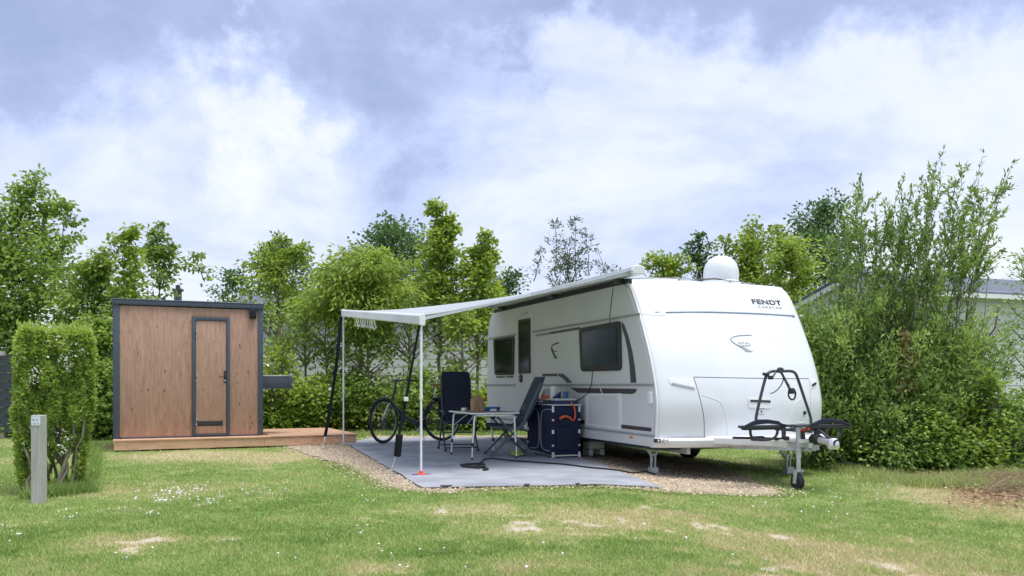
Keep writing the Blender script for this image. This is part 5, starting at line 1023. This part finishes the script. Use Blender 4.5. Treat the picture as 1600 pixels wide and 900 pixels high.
# left group
tree('maple_tree', 'large leafy green maple at the far left edge with upright top shoots', 'tree', 30, 21.0, 322, 1.75, .5, 'dome', 17000, (.12, .085), L_mid, 60, .35, .26, .09, 2, .6, sprigs=16, yellow=.1, shoots=((56, 266, 350, 12), (32, 290, 350, 0), (78, 300, 360, 15), (104, 316, 400, 8)))
tree('maple_tree', 'lower leafy maple leaning right, with one bough pointing over the cabin', 'tree', 130, 20.5, 408, 1.15, .4, 'dome', 9500, (.12, .085), L_mid, 45, .35, .24, .07, 2, .4, lean=(.25, 0), sprigs=5, yellow=.05)
tree('maple_tree', 'broad maple leaving the frame at the left edge behind the slatted fence', 'tree', -45, 20.5, 345, 1.6, .4, 'egg', 10000, (.12, .085), L_mid, 45, .35, .25, .09, 2, .4, sprigs=6)
b0 = tree('leaning_maple', 'thin arching leafy bough reaching up towards the cabin roof', 'tree', 150, 20.2, 385, 0.25, 2.2, 'egg', 1800, (.12, .08), L_yel, 20, .5, .16, .035, 1, .4, lean=(.92, -.1), sprigs=3, shoots=((212, 352, 430, 60), (178, 368, 440, 25)))
tree('slim_tree', 'slender airy tree rising behind the cabin with horizontal sprays', 'tree', 248, 22.0, 372, 1.0, 1.0, 'spire', 3600, (.11, .075), L_mid, 26, .3, .16, .05, 1, .5, sprigs=5, shoots=((245, 345, 440, 0), (214, 392, 440, 15), (300, 392, 440, -20), (262, 372, 440, -5)))
tree('slim_tree', 'low bushy maple directly behind the cabin roof', 'tree', 205, 21.0, 432, .8, 1.0, 'bush', 2600, (.11, .08), L_mid, 22, .3, .2, .05, 1, .5)
tree('far_tree', 'small dark round tree far behind right of the cabin chimney', 'tree', 362, 38, 424, 1.4, 1.0, 'dome', 4500, (.16, .11), L_dark, 34, .2, .30, .09)
tree('yellow_green_tree', 'light yellow green tree just right of the cabin', 'tree', 432, 23.0, 392, .95, 2.1, 'egg', 5600, (.11, .08), L_yel, 40, .3, .21, .06, 1, .5, sprigs=7, yellow=-.05, shoots=((440, 368, 430, 0), (405, 378, 430, 4), (470, 380, 430, -4)))
tree('dark_tree', 'dark crowned tree behind the yellow green one right of the cabin', 'tree', 445, 29.0, 375, 1.25, 2.6, 'dome', 6500, (.13, .09), L_dark, 46, .2, .24, .08, sprigs=8)
tree('domed_tree', 'rounded bright green dome of drooping leaves above the awning rail', 'tree', 565, 21.6, 388, 1.35, 2.75, 'dome', 13500, (.17, .055), L_yel, 70, .85, .22, .085, 1, .25, bk=barkl, sprigs=3, yellow=-.05)
tree('dark_tree', 'large dark round tree behind the bright green dome', 'tree', 615, 30.5, 346, 1.9, 3.0, 'dome', 14000, (.14, .10), L_dark, 80, .2, .28, .10, sprigs=8, yellow=.1)
tree('poplar_like_tree', 'tallest narrow yellow green tree left of the caravan', 'tree', 688, 22.4, 345, 0.85, 2.2, 'spire', 9000, (.12, .085), L_yel, 50, .4, .18, .06, 1, .8, sprigs=6, bk=barkl, shoots=((684, 314, 420, 2), (704, 340, 420, 8)))
tree('poplar_like_tree', 'second narrow yellow green tree with a bent tip close to the caravan rear', 'tree', 742, 22.0, 390, 0.8, 2.0, 'spire', 6500, (.12, .085), L_yel, 46, .4, .18, .055, 1, .8, sprigs=5, bk=barkl, lean=(.22, 0), shoots=((760, 361, 440, 14), (742, 385, 440, 2)))
tree('far_tree', 'small dark green tree poking out above the awning fabric', 'tree', 792, 34, 421, .9, 1.5, 'dome', 3600, (.13, .10), L_dark, 30, .2, .24, .07)
tree('leafy_tree', 'leafy middle height tree filling the gap right of the cabin', 'tree', 478, 22.0, 470, .95, 1.9, 'egg', 1700, (.12, .08), L_mid, 34, .4, .22, .05, 1, .4, bk=barkl, yellow=.1)
tree('leafy_tree', 'leafy middle height tree behind the near awning pole', 'tree', 640, 21.8, 462, .95, 2.0, 'egg', 1900, (.12, .08), L_mid, 36, .4, .22, .05, 1, .4, bk=barkl, yellow=.15)
tree('leafy_tree', 'leafy middle height tree beside the caravan rear corner', 'tree', 722, 21.2, 485, .85, 1.4, 'egg', 2200, (.12, .08), L_yel, 32, .4, .22, .06, 1, .4, bk=barkl)
tree('leafy_tree', 'sparse tree with pale trunk showing between the canopy poles', 'tree', 575, 21.2, 520, .85, 1.5, 'egg', 1100, (.12, .08), L_mid, 22, .4, .20, .085, 1, .4, bk=barkl)
tree('leafy_tree', 'thin stemmed tree behind the sink box of the cabin', 'tree', 438, 21.4, 500, .8, 1.5, 'egg', 1000, (.12, .08), L_mid, 22, .4, .22, .05, 1, .4, bk=barkl)
tree('leafy_tree', 'dark leaved tree behind the long dark canopy strap', 'tree', 510, 21.8, 480, .8, 1.8, 'egg', 1300, (.12, .08), L_mid, 28, .4, .22, .05, 1, .4, bk=barkl)
# behind the caravan
tree('willow_sapling', 'sparse grey green sapling with upright wisps above the awning case', 'tree', 886, 26.0, 385, 1.0, 1.5, 'bush', 3600, (.115, .042), L_grey, 26, -.4, .17, .05, 3, 1.2, sprigs=8, spread=.25, shoots=((869, 345, 430, 2), (898, 337, 430, -2), (915, 368, 430, -6), (934, 392, 440, -15), (846, 392, 440, 12)))
tree('roadside_tree', 'small bright green tree left of the satellite dome', 'tree', 1040, 27.0, 402, .75, 1.5, 'egg', 3600, (.12, .09), L_yel, 24, .2, .2, .05, sprigs=6, shoots=((1025, 395, 430, 6), (1060, 400, 430, -4)))
tree('roadside_tree', 'slim dark sprigged tree just left of the satellite dome', 'tree', 1094, 27.5, 385, .55, 1.5, 'spire', 2200, (.12, .08), L_dark, 24, .2, .16, .05, 1, .9, sprigs=5, shoots=((1096, 362, 430, -3), (1082, 372, 430, 2)))
tree('roadside_tree', 'broad mid green tree behind the caravan roof right of the dome', 'tree', 1178, 27.0, 368, 1.7, 1.2, 'bush', 13000, (.13, .09), L_yel, 70, .3, .26, .08, 1, .4, sprigs=12, yellow=-.12, shoots=((1182, 340, 400, 3), (1135, 368, 410, 3), (1215, 350, 400, 0)))
tree('roadside_tree', 'tall dark oak like tree behind the right caravan corner', 'tree', 1288, 31.0, 316, 2.0, 1.5, 'dome', 16000, (.13, .10), L_dark, 80, .1, .28, .10, 1, .4, sprigs=12)
tree('roadside_tree', 'yellowish green tree between caravan corner and white gable', 'tree', 1238, 25.5, 372, .95, 1.2, 'egg', 7500, (.12, .085), L_yel, 40, .4, .22, .06, 1, .4)
tree('roadside_tree', 'sprig of olive green tree entering at the right edge above the roof', 'tree', 1612, 17.0, 392, .55, 1.4, 'egg', 2600, (.08, .035), L_willow, 22, .0, .16, .04, 1, .5)
# undergrowth row
ug = 'undergrowth shrubs behind the deck and the mat'
UL = ('low green shrub half hidden behind the right corner of the cabin', 'low green shrub just below the sink box of the cabin', 'brighter low shrub behind the middle of the open deck', 'low green shrub behind the foot of the long dark strap', 'low green shrub right behind the far canopy pole', 'bright low shrub behind the front wheel of the bicycle', 'low green shrub behind the bicycle handlebar', 'low green shrub behind the bicycle saddle', 'low green shrub behind the face on navy chair', 'bright low shrub against the rear corner of the caravan')
for i, (px, Y, top, rad, n_, lm) in enumerate(((400, 20.6, 588, .8, 5200, L_mid), (440, 20.3, 592, .7, 5200, L_mid), (480, 20.7, 570, .75, 5600, L_yel), (520, 21.0, 600, .7, 5200, L_mid), (556, 21.0, 596, .75, 5600, L_mid), (598, 21.2, 590, .75, 5600, L_yel), (640, 21.0, 603, .75, 5600, L_mid), (682, 21.0, 585, .75, 5600, L_mid), (722, 20.8, 600, .75, 5600, L_mid), (762, 21.0, 590, .7, 5000, L_yel))):
    tree('undergrowth_shrub', UL[i], 'shrub', px, Y, top + 6 + random.uniform(-55, 34), rad * random.uniform(.8, 1.25), .05, ('bush', 'egg', 'vase', 'bush', 'egg')[i % 5], n_ - 1400, (.115, .075), L_yel if i % 2 else lm, 30, .25, .20, .03, 3, .6, ug, sprigs=4, spread=.3)
UL = ('low green shrub at the left frame edge behind the clipped hedge', 'green shrub directly behind the clipped hedge', 'tall green shrub against the left rear corner of the cabin', 'lower green shrub filling the gap between clipped hedge and cabin')
for i, (px, Y, top, rad, n_) in enumerate(((12, 19.8, 560, 1.0, 5500), (90, 19.5, 540, 1.1, 6500), (160, 18.9, 500, .9, 7000), (150, 18.2, 570, .7, 5000))):
    tree('undergrowth_shrub', UL[i], 'shrub', px, Y, top, rad, .05, 'bush', n_, (.11, .08), L_mid, 34, .25, .22, .03, 3, .6, 'shrubs left of the cabin', sprigs=4, spread=.3)
UL = ('green shrub behind the middle of the caravan', 'green shrub behind the front third of the caravan', 'green shrub low behind the satellite dome side of the caravan', 'green shrub behind the right caravan corner', 'green shrub between the caravan and the white gable')
for i, (px, Y, top, rad) in enumerate(((845, 27, 560, 1.2), (1010, 29, 520, 1.6), (1120, 29, 500, 1.6), (1215, 25, 520, 1.2), (1290, 24, 520, 1.2))):
    tree('undergrowth_shrub', UL[i], 'shrub', px, Y, top, rad, .05, 'bush', 3500, (.12, .08), L_mid, 26, .25, .25, .03, 3, .6, 'shrubs behind the caravan', sprigs=3, spread=.3)
# pale poles of trunks seen through the gaps
# ---- clipped hedge end by the post
hp = gnd(86, 772); hx, hy = hp.x - .03, hp.y + .02
hg = thing('clipped_hedge', 'tall narrow clipped hedge end with white blossom beside the pitch post', 'hedge', (hx + .02, hy, 0), .50)
tm = MB(); 
for i in range(16):
    a = (rng.uniform(-.24, .20), rng.uniform(-.02, .7), -.03); b_ = (a[0] * 1.25 + rng.normal(0, .08), a[1] + rng.normal(0, .1), rng.uniform(1.0, 1.6)); limb(tm, a, b_, .018, .006, .12, 7, 6)
for a, b_ in (((-.22, -.03, -.02), (-.38, .0, 1.0)), ((-.20, -.03, -.02), (-.24, -.03, 1.2)), ((.02, -.03, -.02), (.32, .02, 1.15)), ((.06, .0, -.02), (.22, -.02, .9))): limb(tm, a, b_, .022, .010, .12, 7, 6)
tm.build('stems', barkl, hg, smooth=60)
n_ = 30000; Xh = rng.uniform(-1, 1, n_); Zh = rng.beta(1.15, 1.0, n_) * 1.0; Yh = rng.uniform(0, 1, n_)
side_ = rng.uniform(0, 1, n_); fx = side_ < .34; Xh[fx] = np.sign(Xh[fx]) * rng.uniform(.86, 1.02, fx.sum()); fy = (side_ > .34) & (side_ < .78); Yh[fy] = np.abs(rng.normal(0, .045, fy.sum())); fz = side_ > .86; Zh[fz] = rng.uniform(.90, 1.01, fz.sum())
hw = .29 + .085 * np.clip(Zh * 2.0, 0, 1); rnd = np.where(Zh > .9, 1 - (Zh - .9) * 1.2, 1)
P_ = np.stack([Xh * hw * rnd * (.90 + .22 * fbm(Zh * 2.5, Yh * 2 + Xh, .4, 33)) + .04 * Zh - .03, Yh * .75 + (fbm(Xh * 2 + 5, Zh * 3, .5, 3) - .5) * .28, Zh * 1.76 + (fbm(Xh + 9, Yh * 2, .3, 5) - .5) * .12], -1)
gap = fbm(P_[:, 0] + 3, P_[:, 2] + P_[:, 1] * .7, .34, 12); low = P_[:, 2] / 1.76; keep = (gap > .30 + .13 * np.clip(.45 - low, 0, 1) / .45) & (rng.uniform(0, 1, n_) < .55 + .6 * np.clip(low * 1.6, 0, 1)); P_ = P_[keep]; n_ = len(P_)
A_ = rng.normal(0, .6, (n_, 3)); A_[:, 2] += .5; A_[:, 1] -= .5
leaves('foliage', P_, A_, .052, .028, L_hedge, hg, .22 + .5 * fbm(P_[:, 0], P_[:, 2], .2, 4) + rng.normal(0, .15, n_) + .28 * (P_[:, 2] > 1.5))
# long top shoots + blossom
k = 420; Xs = rng.uniform(-.36, .36, k); Ys = rng.uniform(0, .75, k); Zs = rng.uniform(1.66, 1.82, k); leaves('top_shoots', np.stack([Xs, Ys, Zs], -1), np.stack([rng.normal(0, .3, k), rng.normal(0, .3, k), np.ones(k)], -1), .07, .025, L_hedge, hg, rng.uniform(.5, 1, k), kind='stuff')
bl = []
for cx, cy, cz, s_, m_ in ((-.25, -.06, 1.30, .035, 30), (.12, -.06, 1.50, .06, 26), (.28, -.05, 1.62, .05, 20), (.05, -.05, 1.66, .05, 14), (-.40, -.02, 1.55, .03, 16), (.10, -.06, .64, .05, 26), (.08, -.06, .48, .03, 14), (-.20, -.05, 1.42, .04, 10), (-.05, -.05, 1.75, .08, 16), (.16, -.06, 1.42, .04, 16)): bl.append(np.array([cx, cy, cz]) + rng.normal(0, s_, (m_, 3)) * [1, .4, 1])
bl = np.concatenate(bl) * [.85, 1, .96]; leaves('blossom', bl, rng.normal(0, 1, (len(bl), 3)), .032, .024, L_white, hg)
# ---- willow thicket on the right
wt = thing('willow_bush', 'large grey green willow thicket right of the caravan with tall wispy shoots', 'willow', (6.2, 13.6, -.13), 0)
tm = MB(); PP = []; AA = []; TI = []
def shoot(a, e, r0, n_l, s0, lo=.15, sg=.05, t0=.4):
    pl = limb(tm, a, e, r0, .003, .10, 7, 5); pl = np.array(pl); f_ = rng.uniform(lo, 1.02, n_l); i_ = np.clip((f_ * 7).astype(int), 0, 6); q = pl[i_] + (pl[i_ + 1] - pl[i_]) * (f_ * 7 - i_)[:, None]
    d = unit(np.array(e, float) - np.array(a, float)); PP.append(q + rng.normal(0, sg, (n_l, 3)) * (1.15 - f_)[:, None] * 1.0 + rng.normal(0, .012, (n_l, 3))); AA.append(d * .9 + rng.normal(0, .6, (n_l, 3))); TI.append(t0 + rng.normal(0, .14, n_l) + rng.normal(0, .08))
def wl_(px, py, Y): p = atY(px, py, Y); return np.array([p.x - 6.2, p.y - 13.6, p.z + .13])
# tall shoots traced one by one
for bpx, tpx, tpy, Y in ((1400, 1474, 236, 13.4), (1420, 1470, 262, 13.5), (1440, 1536, 243, 13.6), (1430, 1512, 258, 13.3), (1450, 1582, 256, 13.8), (1450, 1572, 272, 13.6), (1400, 1440, 282, 13.7), (1390, 1412, 280, 13.4), (1350, 1344, 278, 13.9), (1355, 1336, 300, 13.8), (1380, 1425, 290, 13.2), (1430, 1500, 300, 13.1), (1450, 1545, 300, 13.3), (1460, 1560, 330, 13.5), (1340, 1390, 330, 13.5), (1330, 1318, 350, 13.8), (1320, 1305, 372, 13.9), (1360, 1370, 340, 13.2), (1410, 1458, 300, 13.0), (1470, 1555, 360, 13.2), (1440, 1530, 280, 13.5), (1400, 1390, 322, 13.9)):
    a = wl_(bpx, 560, Y); e = wl_(tpx, tpy, Y + rng.normal(0, .15)); shoot(a, e, .010, 60, 0, .5, .035, .30)
    dv_ = e - a
    for j in range(10):
        f_ = rng.uniform(.25, .9); b_ = a + dv_ * f_; l_ = rng.uniform(.25, .6) * (1.15 - f_) + .18; ee = b_ + unit(unit(dv_) + rng.normal(0, .55, 3) * [1, 1, .35]) * l_; shoot(b_, ee, .005, int(24 * l_ / .3), 0, .1, .03, .32)
for i in range(46):
    tpx = rng.uniform(1285, 1575); tpy = rng.uniform(325, 430) - 25 * math.sin((tpx - 1285) / 290 * PI); Yq = rng.uniform(12.9, 14.2); a = wl_(tpx - rng.uniform(5, 45) * (1 if tpx > 1380 else -.3), 520, Yq); e = wl_(tpx, tpy, Yq); shoot(a, e, .006, 55, 0, .15, .05, .34)
for i in range(130):
    bx_ = rng.uniform(-1.55, 1.2); h0 = rng.uniform(.0, .9); shoot((bx_, rng.uniform(-.7, -.2), h0), (bx_ + rng.normal(0, .3), rng.uniform(-1.0, -.5), h0 + rng.uniform(.25, .8)), .003, 70, 0, .0, .12, .42)
# dense body: many shoots fanning from the base
for i in range(520):
    bx_ = rng.uniform(-1.55, .9) if i % 3 else rng.uniform(-1.6, .3); by = rng.uniform(-.5, 1.0); u_ = (bx_ + 1.55) / 2.45; tx = bx_ * 1.10 + rng.normal(0, .25) ; hmax = 2.05 + 1.0 * math.sin(PI * min(1, max(0, u_ * .95 + .08))); h0 = rng.uniform(.0, 1.9); h1 = min(h0 + rng.uniform(.6, 1.5), hmax * rng.uniform(.85, 1.05))
    if h1 < h0 + .25: h0 = h1 - .5
    e_ = (tx, by - .2 + rng.normal(0, .2), h1); shoot((bx_, by, h0), e_, .0025, 110, 0, .0, .17, .34 + .12 * h1 / 3)
# right part sparser boughs
for i in range(46):
    bx_ = rng.uniform(.5, 1.3); h0 = rng.uniform(.8, 1.7); tx = bx_ + rng.uniform(.0, .75); h1 = h0 + rng.uniform(.3, 1.0); shoot((bx_, rng.uniform(-.4, .6), h0), (tx, rng.uniform(-.6, .4), min(h1, 2.6)), .006, 90, 0, .05, .09, .4)
for a, b_ in ((wl_(1470, 700, 13.4), wl_(1500, 590, 13.4)), (wl_(1478, 700, 13.3), wl_(1560, 605, 13.2)), (wl_(1460, 705, 13.4), wl_(1455, 520, 13.4)), (wl_(1465, 705, 13.5), wl_(1535, 540, 13.5)), (wl_(1440, 710, 13.6), wl_(1420, 480, 13.6)), (wl_(1400, 710, 13.6), wl_(1390, 470, 13.6)), (wl_(1485, 700, 13.2), wl_(1560, 480, 13.4)), (wl_(1475, 700, 13.4), wl_(1520, 430, 13.6))): limb(tm, a, b_, .030, .012, .10, 7, 7)
tm.build('stems', bark, wt, smooth=60)
P_ = np.concatenate(PP); A_ = np.concatenate(AA); T_ = np.concatenate(TI); P_[:, 2] = np.maximum(P_[:, 2], .06)
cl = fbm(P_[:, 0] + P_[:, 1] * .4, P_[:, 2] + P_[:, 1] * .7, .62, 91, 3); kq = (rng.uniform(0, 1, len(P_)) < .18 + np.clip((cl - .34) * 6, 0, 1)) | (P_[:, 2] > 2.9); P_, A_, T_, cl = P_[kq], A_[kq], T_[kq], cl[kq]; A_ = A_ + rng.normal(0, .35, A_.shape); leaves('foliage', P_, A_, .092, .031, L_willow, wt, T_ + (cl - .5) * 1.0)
kk = 420; c_ = wl_(1416, 560, 12.95); q = np.stack([c_[0] + rng.normal(0, .05, kk) + .03 * np.sin(np.linspace(0, 9, kk)), c_[1] + rng.normal(0, .06, kk), c_[2] + rng.uniform(-.5, .42, kk)], -1); keep = fbm(q[:, 2], q[:, 0], .25, 6) > .42; q = q[keep]; leaves('dead_leaves', q, rng.normal(0, 1, q.shape) - [0, 0, .6], .07, .035, L_brown, wt)
# darker bramble skirt at the foot
sk = 'bramble and nettle skirt under the willow'
BL = ('dark bramble nearest the caravan drawbar', 'second bramble right of the bike carrier at the willow foot', 'bramble below the brown dead leaves of the willow', 'bramble at the middle of the willow foot', 'mid green bramble where the willow foot thins out', 'mid green bramble left of the nettle stems', 'mid green bramble right of the nettle stems', 'bramble at the right frame edge below the white boards', 'taller dark bramble rising beside the right caravan corner', 'taller dark bramble in the left half of the willow', 'taller dark bramble in the middle of the willow')
for i, (px, Y, top, rad, n_, lm) in enumerate(((1300, 13.6, 580, .50, 5000, L_dark), (1345, 13.3, 610, .55, 6000, L_mid), (1395, 12.95, 625, .55, 6000, L_mid), (1440, 13.0, 625, .55, 6000, L_mid), (1480, 12.9, 640, .5, 5200, L_mid), (1520, 12.9, 640, .5, 5000, L_mid), (1560, 13.0, 650, .5, 4500, L_mid), (1605, 13.2, 640, .55, 4500, L_mid), (1320, 14.3, 560, .6, 5000, L_dark), (1370, 14.2, 560, .7, 6000, L_mid), (1430, 14.2, 560, .7, 6000, L_mid))):
    tree('bramble_bush', BL[i], 'bramble', px, Y, top + random.uniform(-12, 22), rad * random.uniform(.8, 1.15), .04, 'bush', int(n_ * .75), (.078, .046), (L_mid, L_yel, L_willow, L_mid)[i % 4], 30, .2, .19, .015, 4, .6, sk, sprigs=5, spread=.22)
tree('nettle_clump', 'taller nettle stems in front of the white boards right of the willow', 'nettles', 1545, 12.8, 585, .30, .1, 'egg', 1500, (.11, .045), L_mid, 26, .3, .09, .02, 5, .5, sprigs=6, spread=.16)
# dry brushwood pile and fallen leaves
sx_ = []; bp2 = MB()
for i in range(170):
    p = gnd(random.gauss(1570, 34), random.gauss(748, 11)); a = random.uniform(-.5, .6); l_ = random.uniform(.15, .55); z = float(gz(p.x, p.y)) + random.uniform(.01, .14); bp2.tube([(p.x, p.y, z), (p.x + l_ * .5 * math.cos(a), p.y + l_ * .5 * math.sin(a), z + random.uniform(.0, .08)), (p.x + l_ * math.cos(a), p.y + l_ * math.sin(a), z + random.uniform(-.02, .05))], .004, 4)
o = bp2.build('brushwood', mat('dry_twigs', (.20, .13, .08), .9, .3, 8, col2=(.42, .33, .20))); tag(o, 'heap of dry twigs and dead grass at the right edge', 'brushwood', kind='stuff')
n_ = 5200; u_ = rng.uniform(0, 1, n_); pxs = np.where(u_ < .4, rng.normal(1560, 45, n_), np.where(u_ < .75, rng.uniform(1270, 1600, n_), rng.normal(560, 60, n_))); pys = np.where(u_ < .4, rng.normal(752, 12, n_), np.where(u_ < .75, 712 + (pxs - 1270) * .09 + rng.normal(0, 5, n_), rng.normal(676, 3, n_)))
Yl = F * HC / (pys - HORY); Xl = (pxs - 800) / F * Yl; a = rng.uniform(0, 6.28, n_); tag(leaves('leaf_litter', np.stack([Xl, Yl, gz(Xl, Yl) + .02 + rng.uniform(0, .03, n_)], -1), np.stack([np.cos(a), np.sin(a), rng.normal(0, .25, n_)], -1), .055, .028, L_brown, kind='stuff', up=2), 'brown dead leaves lying along the foot of the shrubs', 'leaf litter')
ld = gnd(1530, 745); c_ = MB().tube([(0, 0, .10), (.25, -.05, .02)], .02, 7).build('cut_branch', barkl); c_.location = atY(1478, 717, 12.7); tag(c_, 'short pale cut branch lying low in the brambles', 'branch')
